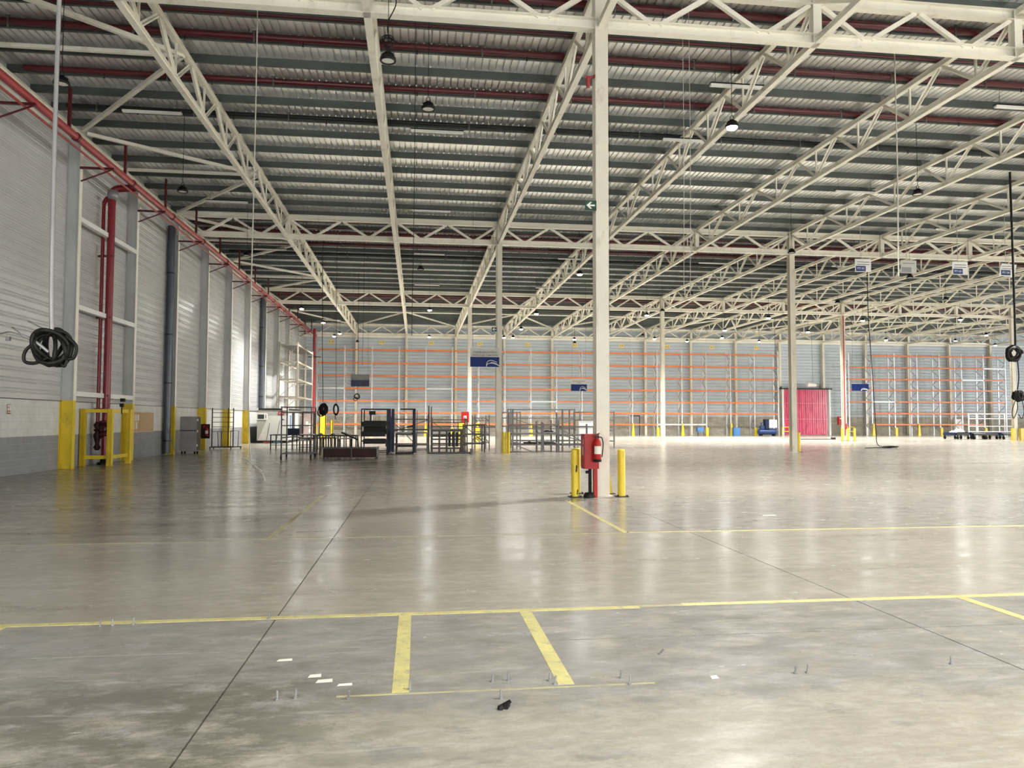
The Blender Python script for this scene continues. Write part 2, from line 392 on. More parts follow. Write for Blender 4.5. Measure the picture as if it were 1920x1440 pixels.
# ------------------------------------------------------------------ floor
fl = struct(part('floor', MB().box(WX - 0.3, XR + 0.3, YF - 0.3, WY + 0.3, -0.3, -0.012), JOINT))
slab = {}
ys = [YF] + [0.37 + 5.083 * k for k in range(0, 8)] + [ROW[1] + 5.083 * 2, ROW[2], ROW[2] + 5.083 * 2, WY]
xs = [WX] + [XI(i) for i in range(0, 17)] + [XR]
for a in range(len(xs) - 1):
    for c in range(len(ys) - 1):
        w, h = xs[a + 1] - xs[a], ys[c + 1] - ys[c]; key = (round(w, 2), round(h, 2)); g = 0.0055
        if key not in slab: slab[key] = MB().box(g, w - g, g * 1.7, h - g * 1.7, -0.2, 0).mesh('floor_slab', FLOORM)
        put('floor_slab', slab[key], fl, (xs[a], ys[c], 0))
def fline(x0, x1, y0, y1, mat=LINE, z=0.0022):
    part('painted_line', MB().box(x0, x1, y0, y1, -0.004, z), mat, fl)
fline(-6.6, 1.9, 6.29, 6.37); fline(2.3, 12.5, 6.33, 6.41); fline(1.9, 2.3, 6.33, 6.38, LINEF)
fline(-0.135, -0.035, 4.53, 6.29); fline(0.86, 0.96, 4.55, 6.29); fline(4.86, 4.95, 3.2, 6.33)
fline(-0.45, 1.45, 4.50, 4.52, LINEF, 0.002); fline(-3.22, -3.12, 4.4, 6.29)
fline(2.98, 14.5, 10.46, 10.53); fline(2.92, 3.0, 10.46, 14.85); fline(-9.0, -2.4, 10.28, 10.33, LINEF); fline(-2.0, -1.92, 10.45, 16.2, LINEF); fline(-2.4, 2.9, 10.44, 10.47, LINEF)
# ------------------------------------------------------------------ roof deck and purlins (ceiling)
def deck_mesh():
    mb = MB(); y0, y1 = YF, WY; x = WX - 0.1; pr = []
    while x < XR + 0.2:
        pr += [(x, ZD), (x + 0.152, ZD), (x + 0.160, ZD + 0.04), (x + 0.192, ZD + 0.04)]; x += 0.2
    pr.append((x, ZD)); n = len(pr)
    mb._add([(a, y0, b) for a, b in pr] + [(a, y1, b) for a, b in pr], [(i, i + 1, n + i + 1, n + i) for i in range(n - 1)])
    return mb
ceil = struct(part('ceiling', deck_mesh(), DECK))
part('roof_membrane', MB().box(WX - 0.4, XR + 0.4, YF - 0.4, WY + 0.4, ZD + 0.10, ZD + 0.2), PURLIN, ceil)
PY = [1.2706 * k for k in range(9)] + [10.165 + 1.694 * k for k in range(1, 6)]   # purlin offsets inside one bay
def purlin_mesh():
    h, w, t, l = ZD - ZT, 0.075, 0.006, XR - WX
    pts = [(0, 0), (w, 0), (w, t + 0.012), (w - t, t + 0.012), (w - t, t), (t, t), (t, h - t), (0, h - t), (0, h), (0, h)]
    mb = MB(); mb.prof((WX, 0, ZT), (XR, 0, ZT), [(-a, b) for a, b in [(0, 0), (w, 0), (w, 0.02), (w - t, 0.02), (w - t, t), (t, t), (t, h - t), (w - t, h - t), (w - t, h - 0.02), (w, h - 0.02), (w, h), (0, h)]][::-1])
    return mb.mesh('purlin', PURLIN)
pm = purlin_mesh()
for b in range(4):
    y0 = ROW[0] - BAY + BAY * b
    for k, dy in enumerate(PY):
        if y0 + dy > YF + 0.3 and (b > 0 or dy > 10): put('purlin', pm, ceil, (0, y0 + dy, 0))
# cleats that hold the purlins on the trusses
cleat = MB().box(-0.02, 0.10, -0.012, 0.0, ZT, ZD - 0.03).mesh('purlin_cleat', TUBEL)
# ------------------------------------------------------------------ trusses along the hall
UN = [PY[0], PY[2], PY[4], PY[6], PY[8], PY[10], PY[12], BAY]
LN = [PY[1], PY[3], PY[5], PY[7], PY[9], PY[11], PY[13]]
CH = 0.15
M_CH = MB().ibeam((0, 0.0, 0), (0, BAY, 0), 0.15, CH, 0.014, 0.012).mesh('chord', STEEL)
zl, zu = CH - 0.01, ZT - ZB - CH + 0.01
def member(p, q, a): return MB().angle((0.005, *p), (0.005, *q), a, 0.008, (1, 0, 0)).angle((-0.005, *p), (-0.005, *q), a, 0.008, (-1, 0, 0)).mesh('diagonal', STEEL)
M_D1 = [member((UN[k] + 0.05, zu), (LN[k] - 0.02, zl), 0.062) for k in range(7)]
M_D2 = [member((LN[k] + 0.06, zl), (UN[k + 1] - 0.06, zu), 0.055) for k in range(7)]
M_V = MB().bar((0, 0, zl), (0, 0, zu), 0.05, 0.05).mesh('vertical', STEEL)
def make_truss(label, x, y):
    t = thing('roof_truss', label, 'truss', (x, y, ZB), 0, 'lattice roof trusses')
    put('lower_chord', M_CH, t, (0, 0, CH / 2)); put('upper_chord', M_CH, t, (0, 0, ZT - ZB - CH / 2))
    for k in range(7):
        put('diagonal', M_D1[k], t); put('diagonal', M_D2[k], t); put('vertical', M_V, t, (0, LN[k], 0))
    return t
first = None
for b, imax in ((0, 4), (1, 7), (2, 11), (3, 14)):
    for i in range(0, imax + 1):
        lab = 'cream lattice roof truss %s, %s from the left wall' % (SPAN[b], ORD[i])
        if first is None: first = make_truss(lab, XI(i), ROW[0] - BAY)
        else: copy_thing(first, (XI(i), ROW[0] - BAY + BAY * b, ZB), lab)
        for dy in PY[1:]:
            if b > 0 and b < 3 and i < 8: put('purlin_cleat', cleat, ceil, (XI(i) - 0.04, ROW[0] - BAY + BAY * b + dy, 0))
# ------------------------------------------------------------------ carrier trusses across the hall
M_CCH = MB().ibeam((0.02, 0, 0), (14.98, 0, 0), 0.22, 0.24, 0.018, 0.014).mesh('carrier_chord', STEEL)
zcl, zcu = 0.24, ZT - ZB - 0.24
def cdiag(x0, z0, x1, z1): return MB().bar((x0, 0, z0), (x1, 0, z1), 0.10, 0.09, (0, 1, 0)).mesh('diagonal', STEEL)
M_CD = []
for p in range(3):
    o = 5.0 * p
    M_CD += [cdiag(o + 0.14, zcu, o + 1.15, zcl - 0.02), cdiag(o + 1.35, zcl - 0.02, o + 2.45, zcu), cdiag(o + 2.55, zcu, o + 3.65, zcl - 0.02), cdiag(o + 3.85, zcl - 0.02, o + 4.86, zcu)]
M_CP = MB().ibeam((0, 0, 0.02), (0, 0, ZT - ZB - 0.02), 0.20, 0.20, 0.014, 0.012, (0, 1, 0)).mesh('carrier_post', STEEL)
M_SP = MB().box(11.0, 12.1, -0.09, 0.09, 0.24, 0.252).mesh('splice_plate', TUBEL)
def make_carrier(label, x, y):
    t = thing('carrier_truss', label, 'truss', (x, y, ZB), 0, 'carrier trusses across the hall')
    put('lower_chord', M_CCH, t, (0, 0, 0.12)); put('upper_chord', M_CCH, t, (0, 0, ZT - ZB - 0.12))
    for d in M_CD: put('diagonal', d, t)
    for k in (1, 2): put('post', M_CP, t, (5.0 * k, 0, 0))
    put('splice_plate', M_SP, t)
    return t
first = None
for r, nb in ((0, 2), (1, 3), (2, 4), (3, 5)):
    for k in range(nb):
        lab = 'cream carrier truss along the %s, %s from the left wall' % (['near column row', 'second column row', 'third column row', 'top of the far wall'][r], ORD[k])
        if first is None: first = make_carrier(lab, XI(-1), ROW[r])
        else: copy_thing(first, (XI(-1 + 3 * k), ROW[r], ZB), lab)
# ------------------------------------------------------------------ columns
M_COL = MB().ibeam((0, 0, 0.02), (0, 0, ZT), 0.28, 0.30, 0.02, 0.014, (0, 1, 0)).mesh('shaft', COLUMN)
M_BASE = MB().box(-0.2, 0.2, -0.2, 0.2, 0, 0.02).mesh('base_plate', COLUMN)
COLS = {(2, 0): 'big cream steel column in the foreground beside the red extinguisher cabinet', (2, 1): 'cream steel column behind the grey racks, left one of the second row',
        (5, 1): 'cream steel column in front of the red strip curtain', (2, 2): 'distant cream steel column with yellow guard plates behind the grey racks',
        (5, 2): 'bare cream steel column standing alone in the third row', (8, 2): 'cream steel column with red pipe and yellow bollards right of the red curtain',
        (11, 2): 'bright white steel column at the right edge with yellow guards'}
for (i, r), lab in COLS.items():
    c = thing('steel_column', lab, 'column', (XI(i), ROW[r], 0), 0, 'steel columns')
    put('shaft', M_COL, c); put('base_plate', M_BASE, c)
    if (i, r) == (2, 0):
        part('stiffener', MB().box(-0.14, 0.14, -0.152, -0.15, 8.2, 8.22), COLUMN, c)
        mb = MB()
        for q in range(2): mb.lathe([(0.0, -0.10), (0.07, -0.09), (0.085, 0.0), (0.07, 0.09), (0.0, 0.10)], (-0.30, -0.1, 8.55 + 0.0 * q), 12)
        part('red_valve', MB().cyl((-0.36, -0.06, 9.0), (-0.20, -0.06, 9.0), 0.03).cyl((-0.28, -0.06, 9.0), (-0.28, -0.06, 8.78), 0.055, 10, 0.04).cyl((-0.20, -0.06, 9.0), (-0.1, -0.06, 9.06), 0.03), REDM, c)
    if (i, r) == (8, 2):
        part('drop_pipe', MB().cyl((-0.05, -0.22, 0.4), (-0.05, -0.22, 10.0), 0.045).cyl((0.05, -0.22, 0.9), (0.05, -0.22, 1.35), 0.09), REDM, c)
# ------------------------------------------------------------------ left wall
wl = struct(part('wall_left', MB().box(WX - 0.3, WX - 0.006, YF - 0.3, WY + 0.3, 0, ZD + 0.1), MORTAR))
MH, DH, BW = 2.17, 1.085, 0.434
bw, bg_ = [MB().box(-0.05, 0.0, 0.0015, BW - 0.0015, 0.003, 0.214).mesh('concrete_block', m) for m in (BLOCKW, BLOCKG)]
rw, rg = MB(), MB()
POSTY = [ROW[0] - BAY + 5.0825 * k for k in range(1, 17)]
row = 0; z = 0.0
for r in range(10):
    y = YF + (0.217 if r % 2 else 0.0)
    while y < WY - 0.3:
        white = r >= 5
        if 18.7 < y < 31.72 and not (False):
            put('concrete_block', bw if white else bg_, wl, (WX, y, 0.217 * r))
        else:
            (rw if white else rg).box(WX - 0.05, WX, y + 0.0015, y + BW - 0.0015, 0.217 * r + 0.003, 0.217 * r + 0.214)
        y += BW
part('block_courses', rw, BLOCKW, wl, kind='stuff'); part('block_courses', rg, BLOCKG, wl, kind='stuff')
def clad_prof(z0, z1, per, dep):
    pr = []; z = z0
    while z < z1 - per * 0.5:
        pr += [(0, z), (0, z + per * 0.52), (-dep, z + per * 0.57), (-dep, z + per * 0.66), (0, z + per * 0.71), (0, z + per * 0.81), (-dep, z + per * 0.86), (-dep, z + per * 0.95)]
        z += per
    pr.append((0, z1)); return pr
def panel(length, z0, z1, per, dep, mat, axis):
    pr = clad_prof(z0, z1, per, dep); n = len(pr); mb = MB()
    if axis == 'y': vs = [(a, 0.0, b) for a, b in pr] + [(a, length, b) for a, b in pr]; fs = [(i, i + 1, n + i + 1, n + i) for i in range(n - 1)]; fs = [f[::-1] for f in fs]
    else: vs = [(0.0, -a, b) for a, b in pr] + [(length, -a, b) for a, b in pr]; fs = [(i, n + i, n + i + 1, i + 1) for i in range(n - 1)]
    mb._add(vs, fs); return mb.mesh('cladding_panel', mat)
pmesh = panel(5.0825 - 0.01, MH + 0.02, ZD, 0.30, 0.015, CLAD, 'y')
ystart = [YF] + POSTY
for y in POSTY[:-1] + [POSTY[0] - 5.0825]: put('cladding_panel', pmesh, wl, (WX + 0.008, y, 0))
part('drip_flashing', MB().box(WX - 0.05, WX + 0.025, YF, WY, MH - 0.005, MH + 0.02), PIPEDARK, wl)
M_PU = MB().ibeam((0, 0, 2.2), (0, 0, 10.75), 0.20, 0.41, 0.016, 0.012, (1, 0, 0)).mesh('post_shaft', POST)
M_PUW = MB().ibeam((0, 0, 2.2), (0, 0, 11.2), 0.20, 0.41, 0.016, 0.012, (1, 0, 0)).mesh('post_shaft', STEEL)
M_PL = MB().ibeam((0, 0, 0.0), (0, 0, 2.2), 0.20, 0.41, 0.016, 0.012, (1, 0, 0)).mesh('post_foot', YELLOW)
M_PF = MB().box(0.19, 0.207, -0.1, 0.1, 2.2, 10.75).mesh('post_lit_face', STEEL)  # paler plate puts the light on the room-side flange into its colour
for y in POSTY:
    if y > 76: continue
    put('wall_post', M_PU, wl, (WX + 0.205, y, 0)); put('wall_post_foot', M_PL, wl, (WX + 0.205, y, 0)); put('post_lit_face', M_PF, wl, (WX + 0.205, y, 0))
# eave beam pieces under the deck and wall top angle
part('eave_beam', MB().ibeam((WX + 0.16, YF, 11.0), (WX + 0.16, WY, 11.0), 0.16, 0.22), STEEL, wl)
for k in range(17):
    y = YF + 1.2 + 5.0825 * k
    part('eave_plate', MB().box(WX + 0.0, WX + 0.03, y, y + 2.9, 10.62, 10.78), STEEL, wl)
for z in (8.14, 5.25, 2.42):
    part('wall_girt', MB().box(WX + 0.26, WX + 0.42, POSTY[5] + 0.1, POSTY[6] - 0.1, z - 0.08, z + 0.08), WHITE, wl)
# slate rainwater downpipes beside the column-row posts
for r, nm in ((1, 'dark slate rainwater downpipe beside the grey wheeled cabinet'), (2, 'dark slate rainwater downpipe behind the office container')):
    d = thing('downpipe', nm, 'downpipe', (WX + 0.2, ROW[r] - 0.42, 0), 0, 'rainwater downpipes')
    part('pipe', MB().cyl((0, 0, 0.05), (0, 0, 10.4), 0.15, 16), PIPEDARK, d)
    for z in (0.6, 3.2, 5.4, 8.2): part('clamp', MB().cyl((0, 0, z), (0, 0, z + 0.06), 0.162, 16), DARK, d)
# ------------------------------------------------------------------ far wall
wb = struct(part('wall_back', MB().box(WX - 0.3, XR + 0.3, WY + 0.02, WY + 0.3, 0, ZD + 0.1), MORTAR))
part('masonry', MB().box(WX, 39.0, WY - 0.02, WY + 0.02, 0, 2.0).box(44.3, XR, WY - 0.02, WY + 0.02, 0, 2.0), MASON, wb)
fmesh = panel(5.0 - 0.01, 2.0, ZD, 0.33, 0.03, CLADF, 'x')
for i in range(-1, 16): put('cladding_panel', fmesh, wb, (XI(i), WY + 0.0, 0))
M_FP = MB().ibeam((0, 0, 0), (0, 0, ZT), 0.24, 0.36, 0.016, 0.012, (0, 1, 0)).mesh('wall_post', COLUMN)
for i in range(0, 16): put('wall_post', M_FP, wb, (XI(i), WY - 0.22, 0))
part('top_beam', MB().box(WX, XR, WY - 0.1, WY - 0.02, ZB - 0.15, ZB + 0.05), STEEL, wb)
# right and front walls with openings added for the daylight area lights
wr = struct(part('wall_right', MB().box(XR, XR + 0.3, YF - 0.3, 20, 0, ZD).box(XR, XR + 0.3, 32, 52, 0, ZD).box(XR, XR + 0.3, 64, WY + 0.3, 0, ZD).box(XR, XR + 0.3, 20, 32, 6.6, ZD).box(XR, XR + 0.3, 52, 64, 6.6, ZD), CLADF))
wf = struct(part('wall_front', MB().box(WX - 0.3, -8.5, YF - 0.3, YF, 0, ZD).box(-1.5, 4.5, YF - 0.3, YF, 0, ZD).box(-8.5, -1.5, YF - 0.3, YF, 5.7, ZD).box(13.5, 21.5, YF - 0.3, YF, 0, ZD).box(30.5, XR + 0.3, YF - 0.3, YF, 0, ZD).box(4.5, 13.5, YF - 0.3, YF, 5.7, ZD).box(21.5, 30.5, YF - 0.3, YF, 5.7, ZD), CLAD))
# ------------------------------------------------------------------ roof bracing
def brace(p, q, label, w=0.11):
    o = part('roof_brace', MB().bar(p, q, w, w), STEEL); tag(o, label, 'brace', 'flat roof braces'); return o
zbr = ZT - 0.16
yw = [POSTY[3], POSTY[5], POSTY[7]]; ya = [20.05, 29.7]
xa, xw = XI(0) - 0.02, WX + 0.42
braces = [((xw, ROW[0] + 0.2), (xa, ya[0]), 'from the near corner of the left bay to the first truss'), ((xw, POSTY[5]), (xa, ya[0]), 'slanting back from the first truss to the yellow-footed post'),
          ((xw, POSTY[5] + 0.3), (xa, ya[1]), 'slanting from the yellow-footed post to the first truss'), ((xw, ROW[1] - 0.3), (xa, ya[1]), 'slanting from the slate downpipe to the first truss')]
for (x0, y0), (x1, y1), l in braces: brace((x0, y0, zbr), (x1, y1, zbr), 'cream diagonal roof brace ' + l)
for y, l in ((ya[0], 'nearer one'), (ya[1], 'farther one')): brace((WX + 0.1, y, zbr), (xa, y, zbr), 'straight cream strut from the left wall to the first truss, ' + l, 0.10)
for bb, nm in ((2, 'the third bay'),):
    y0 = ROW[1]
    for (ax, ay, bx, by, l) in ((xw, y0 + 0.3, xa, y0 + 5.0, 'first'), (xw, y0 + 10.1, xa, y0 + 5.0, 'second'), (xw, y0 + 10.3, xa, y0 + 15.2, 'third'), (xw, y0 + 20.0, xa, y0 + 15.2, 'fourth')):
        brace((ax, ay, zbr), (bx, by, zbr), 'distant cream roof brace by the left wall in the middle bay, %s one' % l)
    brace((WX + 0.1, y0 + 5.0, zbr), (xa, y0 + 5.0, zbr), 'straight cream strut by the left wall in the middle bay, nearer one', 0.1)
    brace((WX + 0.1, y0 + 15.2, zbr), (xa, y0 + 15.2, zbr), 'straight strut by the left wall in the middle bay, farther one', 0.1)
for k in range(-1, 13):   # last bay: zigzag bracing between all the trusses, plus one strut line
    a, b_ = (ROW[2] + 10.2, ROW[3] - 0.4) if k % 2 else (ROW[3] - 0.4, ROW[2] + 10.2)
    brace((XI(k) + 0.1, a, zbr), (XI(k + 1) - 0.1, b_, zbr), 'far cream diagonal roof brace in the last bay, %s from the left wall' % ORD[k + 1])
part_strut = part('roof_strut', MB().bar((WX + 0.1, ROW[2] + 10.2, zbr - 0.02), (XI(14), ROW[2] + 10.2, zbr - 0.02), 0.1), STEEL); tag(part_strut, 'long cream strut crossing the whole last bay of the roof', 'strut')
# ------------------------------------------------------------------ sprinkler pipes
hang = MB().box(-0.012, 0.012, -0.004, 0.004, -0.02, 0.115).box(-0.05, 0.05, -0.012, 0.012, 0.10, 0.115).lathe([(0.0, -0.19), (0.02, -0.18), (0.03, -0.1), (0.012, -0.02)], (0, 0, 0), 8).mesh('pipe_hanger', TUBEL)
head = MB().lathe([(0.0, -0.17), (0.025, -0.165), (0.012, -0.13), (0.014, -0.05)], (0, 0, 0), 8).mesh('sprinkler_head', DARK)
PIPES = [(PY[1], 0.085, RED, 'thick dark red sprinkler pipe'), (PY[2] + 0.05, 0.034, RED, 'thin dark red sprinkler pipe'), (PY[3], 0.085, RED, 'thick dark red sprinkler pipe'), (PY[5], 0.08, RED, 'thick dark red sprinkler pipe'), (PY[7], 0.06, DARK, 'black pipe under a purlin')]
NTH = ['nearest', 'second', 'third', 'fourth', 'farthest']
for b in (1, 2, 3):
    y0 = ROW[b - 1]
    for k, (dy, r, m, l) in enumerate(PIPES):
        zz = ZT + 0.10 if r > 0.05 else ZT + 0.04
        t = thing('sprinkler_pipe', '%s under the roof %s, %s of five' % (l, SPAN[b], NTH[k]), 'pipe', (0, y0 + dy - 0.10, zz), 0, 'sprinkler pipes across the hall')
        x1 = 34 if b == 1 else (54 if b == 2 else 70)
        part('pipe', MB().cyl((WX + 0.5, 0, 0), (x1, 0, 0), r, 12), m, t)
        if r > 0.05 and b < 3:
            for q in range(int((x1 + 10) / 2.9)):
                put('pipe_hanger', hang, t, (WX + 1.4 + 2.9 * q, -r, 0)); put('sprinkler_head', head, t, (WX + 2.6 + 2.9 * q, 0, -r * 0.3))
# ------------------------------------------------------------------ red fire main along the left wall
mx, mz = -10.08, 9.94
fm = thing('fire_main', 'long red fire main running below the roof along the left wall', 'pipe', (mx, 0, mz))
part('pipe', MB().cyl((0, 2, 0), (0, ROW[3] - 0.6, 0), 0.11, 14), REDM, fm)
part('small_pipe', MB().cyl((-0.14, 2, -0.2), (-0.14, ROW[3] - 2.6, -0.2), 0.035, 8), REDM, fm)
for k in range(15):
    y = ROW[0] - 1.2 + 4.4 * k
    part('coupling', MB().cyl((0, y, 0), (0, y + 0.12, 0), 0.135, 14), RED, fm)
for y in POSTY:
    if 14 < y < 76: part('bracket', MB().bar((-0.88, y - 0.12, -0.16), (0.16, y - 0.12, -0.16), 0.07, 0.07).bar((-0.85, y - 0.12, -0.6), (0.1, y - 0.12, -0.19), 0.04), RED, fm)
for k in range(14):
    y = ROW[0] + 3.0 + 4.2 * k
    part('roof_hanger', MB().box(-0.035, 0.035, y - 0.05, y + 0.05, 0.1, ZT - mz), RED, fm)
# riser with valves inside the yellow guard
ry = 28.15
rs = thing('fire_riser', 'thick dark red riser pipe with valves inside the yellow guard frame', 'pipe', (-10.92, ry, 0))
part('riser_pipe', MB().tube([(0, 0, 0.1), (0, 0, 9.3)], 0.125, 14).tube(smooth_path([(0, 0, 9.25), (0, 0, 9.62), (0.14, 0.05, 9.86), (0.74, 0.1, 9.94)]), 0.13, 14), RISER, rs)
part('thin_riser', MB().tube([(-0.27, 0.0, 0.75), (-0.27, 0.0, 9.3)], 0.06, 10).tube([(-0.27, 0.0, 9.3), (-0.2, 0.05, 9.5), (0.0, 0.1, 9.6)], 0.08, 10), RISER, rs)
part('elbow', MB().lathe([(0.0, -0.2), (0.17, -0.16), (0.2, 0.0), (0.17, 0.16), (0, 0.2)], (0.04, 0, 9.62), 14), GREY, rs)
part('valve_body', MB().lathe([(0.13, 1.0), (0.21, 1.02), (0.21, 1.08), (0.15, 1.1), (0.22, 1.25), (0.15, 1.45), (0.21, 1.47), (0.21, 1.53), (0.13, 1.55)], (0, 0, 0), 16), RED, rs)
part('valve_trim', MB().lathe([(0.06, 0.5), (0.12, 0.6), (0.06, 0.72), (0.13, 1.0), (0.07, 1.2), (0.13, 1.4), (0.06, 1.5)], (-0.27, 0, 0), 12).cyl((-0.35, -0.05, 1.2), (0.05, -0.12, 1.3), 0.045).cyl((-0.3, -0.02, 0.9), (0.0, -0.1, 1.0), 0.04), MAROON, rs)
part('handwheel', MB().tube(helix((0.02, -0.26, 1.28), 0.13, 1.0, 0.0), 0.016).cyl((0.02, -0.26, 1.28), (0.02, -0.1, 1.28), 0.02), BLACK, rs)
part('gauge', MB().cyl((0.2, -0.16, 1.62), (0.2, -0.2, 1.62), 0.06, 14), WHITE, rs)
part('base_shoe', MB().lathe([(0.26, 0.0), (0.26, 0.06), (0.16, 0.1), (0.13, 0.2)], (0, 0, 0), 16), BLACK, rs)
for z in (1.95, 2.42, 5.2, 7.4): part('bracket', MB().bar((-0.42, 0.02, z), (0.1, -0.1, z), 0.05, 0.07), RED, rs)
al = tag(part('alarm_siren', MB().box(0, 0.12, 0, 0.1, 0, 0.12).box(0.02, 0.16, -0.02, 0.1, 0.18, 0.3).bar((0.06, 0.05, -0.25), (0.06, 0.05, 0.0), 0.03), BLACK, None, (-10.42, 28.0, 2.03)), 'small black siren box above the yellow guard frame', 'siren')
# yellow guard frame round the riser
gf = thing('riser_guard', 'yellow steel guard frame around the red riser by the left wall', 'guard')
gx0, gx1, gy0, gy1 = -11.27, -10.40, 27.2, 28.85
for (x, y) in ((gx0, gy0), (gx1, gy0), (gx1, gy1)): part('guard_post', MB().ibeam((x, y, 0), (x, y, 1.95), 0.16, 0.16, 0.012, 0.01, (1, 0, 0)), YELLOW, gf)
for z in (0.3, 1.88):
    part('guard_rail', MB().bar((gx0 + 0.08, gy0, z), (gx1 - 0.08, gy0, z), 0.05, 0.12), YELLOW, gf)
    part('guard_rail', MB().bar((gx1, gy0 + 0.08, z), (gx1, gy1 - 0.08, z), 0.05, 0.12), YELLOW, gf)
# ------------------------------------------------------------------ high-bay lamps
HB_H = MB().lathe([(0.0, 0.16), (0.05, 0.16), (0.06, 0.10), (0.11, 0.08), (0.12, 0.05), (0.16, 0.03), (0.168, -0.01), (0.165, -0.035), (0.13, -0.035), (0.13, -0.02)], n=20).mesh('housing', BLACK)
fin = MB()
for k in range(12):
    a = 2 * math.pi * k / 12; fin.bar((0.05 * math.cos(a), 0.05 * math.sin(a), 0.12), (0.12 * math.cos(a), 0.12 * math.sin(a), 0.075), 0.008, 0.05)
HB_F = fin.mesh('cooling_fins', BLACK)
HB_K = MB().tube([(-0.05, 0, 0.15), (-0.04, 0, 0.24), (0, 0, 0.28), (0.04, 0, 0.24), (0.05, 0, 0.15)], 0.008, 6).mesh('hook', BLACK)
HB_D = MB().disc((0, 0, -0.022), 0.132, 20).mesh('diffuser', DIFF); HB_L = MB().lathe([(0.135, -0.03), (0.125, -0.06), (0.09, -0.085), (0.04, -0.098), (0.0, -0.10)], n=20).mesh('diffuser', DIFFON)
def cable_mesh(z): return MB().cyl((0, 0, 0.27), (0, 0, ZD - z), 0.008, 6).mesh('lamp_cable', BLACK)
HB_C = {9.0: cable_mesh(8.95)}
LAMPS = [  # x, y, lit
 (6.3, 1.7, 1), (16.0, 9.3, 1), (16.1, 1.1, 1), (24.2, 9.2, 1), (24.1, 18.0, 1), (24.4, 26.0, 1), (32.2, 26.2, 1), (32.3, 34.5, 1), (40.1, 34.4, 1),  # unseen lit lamps added to brighten the near and right floor
 (-0.65, 15.2, 0), (0.2, 17.5, 0), (-7.78, 17.2, 0), (-7.56, 25.0, 0), (16.03, 22.15, 0), (7.75, 17.6, 1), (0.11, 36.6, 0), (-7.62, 34.5, 0), (8.05, 36.7, 1), (16.18, 30.7, 0), (25.0, 35.3, 0),
 (-7.64, 50.7, 1), (0.77, 50.2, 1), (8.1, 50.9, 1), (15.86, 50.55, 1), (24.85, 50.6, 1), (32.27, 50.95, 1), (39.0, 49.6, 1), (15.8, 41.9, 0), (25.9, 43.5, 0), (31.7, 41.5, 0), (16.3, 48.5, 0),
 (-7.1, 57.8, 1), (-6.6, 65.0, 1), (-7.3, 67.2, 1), (8.27, 59.7, 1), (7.6, 66.0, 1), (8.4, 65.9, 1), (14.1, 66.6, 1), (24.8, 58.2, 1), (26.8, 63.5, 1), (21.1, 65.0, 1), (24.8, 66.8, 1), (31.5, 66.1, 1), (32.0, 58.2, 1), (42.2, 63.1, 1), (48.2, 58.3, 1), (48.9, 62.9, 1), (19.4, 63.0, 0), (14.8, 69.8, 0), (-5.66, 71.9, 0), (1.0, 66.5, 1), (55.5, 66.0, 1), (40.0, 66.5, 1)]
def bay_of(y): return 0 if y < ROW[0] - 1 else 1 if y < ROW[1] + 0.5 else (2 if y < ROW[2] - 0.1 else 3)
order = {}
for x, y, lit in sorted(LAMPS): order.setdefault((bay_of(y), lit), []).append((x, y))
for x, y, lit in LAMPS:
    b = bay_of(y); k = order[(b, lit)].index((x, y))
    z = 8.95
    lab = ('glowing' if lit else 'unlit black') + ' round high-bay lamp %s, %s %s one from the left' % (SPAN[b], ORD[k], 'lit' if lit else 'unlit')
    t = thing('high_bay_lamp', lab, 'lamp', (x, y, z), 0, 'high-bay lamps')
    put('housing', HB_H, t); put('cooling_fins', HB_F, t); put('hook', HB_K, t)
    put('diffuser', HB_L if lit else HB_D, t); put('lamp_cable', HB_C[9.0], t)
    if lit:
        l = bpy.data.lights.get('high_bay_light') or bpy.data.lights.new('high_bay_light', 'SPOT')
        l.energy = LAMP_W; l.spot_size = math.radians(140); l.spot_blend = 0.7; l.shadow_soft_size = 0.13; l.color = (1.0, 0.985, 0.95)
        lo = bpy.data.objects.new('lamp_light', l); COL.objects.link(lo); lo.parent = t; lo.location = (0, 0, -0.14)
# ------------------------------------------------------------------ batten lights
BT_T = MB().box(-0.85, 0.85, -0.075, 0.075, 0.02, 0.06).mesh('tray', DARK)
BT_R = MB().prof((-0.85, 0, 0), (0.85, 0, 0), [(-0.075, 0.02), (-0.05, -0.035), (0.05, -0.035), (0.075, 0.02)]).mesh('reflector', TUBEOFF)
BT_L = MB().cyl((-0.83, -0.035, -0.03), (0.83, -0.035, -0.03), 0.014, 8).cyl((-0.83, 0.035, -0.03), (0.83, 0.035, -0.03), 0.014, 8).mesh('tubes', WHITE)
BT_W = MB().cyl((0, 0, 0.06), (0, 0, 0.62), 0.005, 5).mesh('hanger_wire', BLACK)
BATT = [(0.57, 24.0, 10.92), (8.8, 19.45, 10.85), (8.8, 23.5, 10.85), (17.5, 28.0, 10.85), (-8.0, 23.4, 10.85), (-8.1, 32.8, 10.85), (0.55, 33.05, 10.85), (17.65, 19.72, 10.85), (0.6, 41.8, 10.85), (8.8, 42.0, 10.85), (9.0, 51.5, 10.85), (0.6, 51.5, 10.85), (17.2, 42.0, 10.85), (-8.0, 41.8, 10.85), (25.6, 33.0, 10.85), (25.4, 41.8, 10.85), (-8.0, 71.0, 10.85)]
border = {}
for x, y, z in sorted(BATT): border.setdefault(bay_of(y), []).append((x, y))
for x, y, z in BATT:
    b = bay_of(y); k = border[b].index((x, y))
    t = thing('batten_light', 'unlit white fluorescent batten %s, %s from the left' % (SPAN[b], ORD[k]), 'light fixture', (x, y, z), 0, 'fluorescent battens')
    put('tray', BT_T, t); put('reflector', BT_R, t); put('tubes', BT_L, t); put('hanger_wire', BT_W, t, (-0.7, 0, 0)); put('hanger_wire', BT_W, t, (0.7, 0, 0))
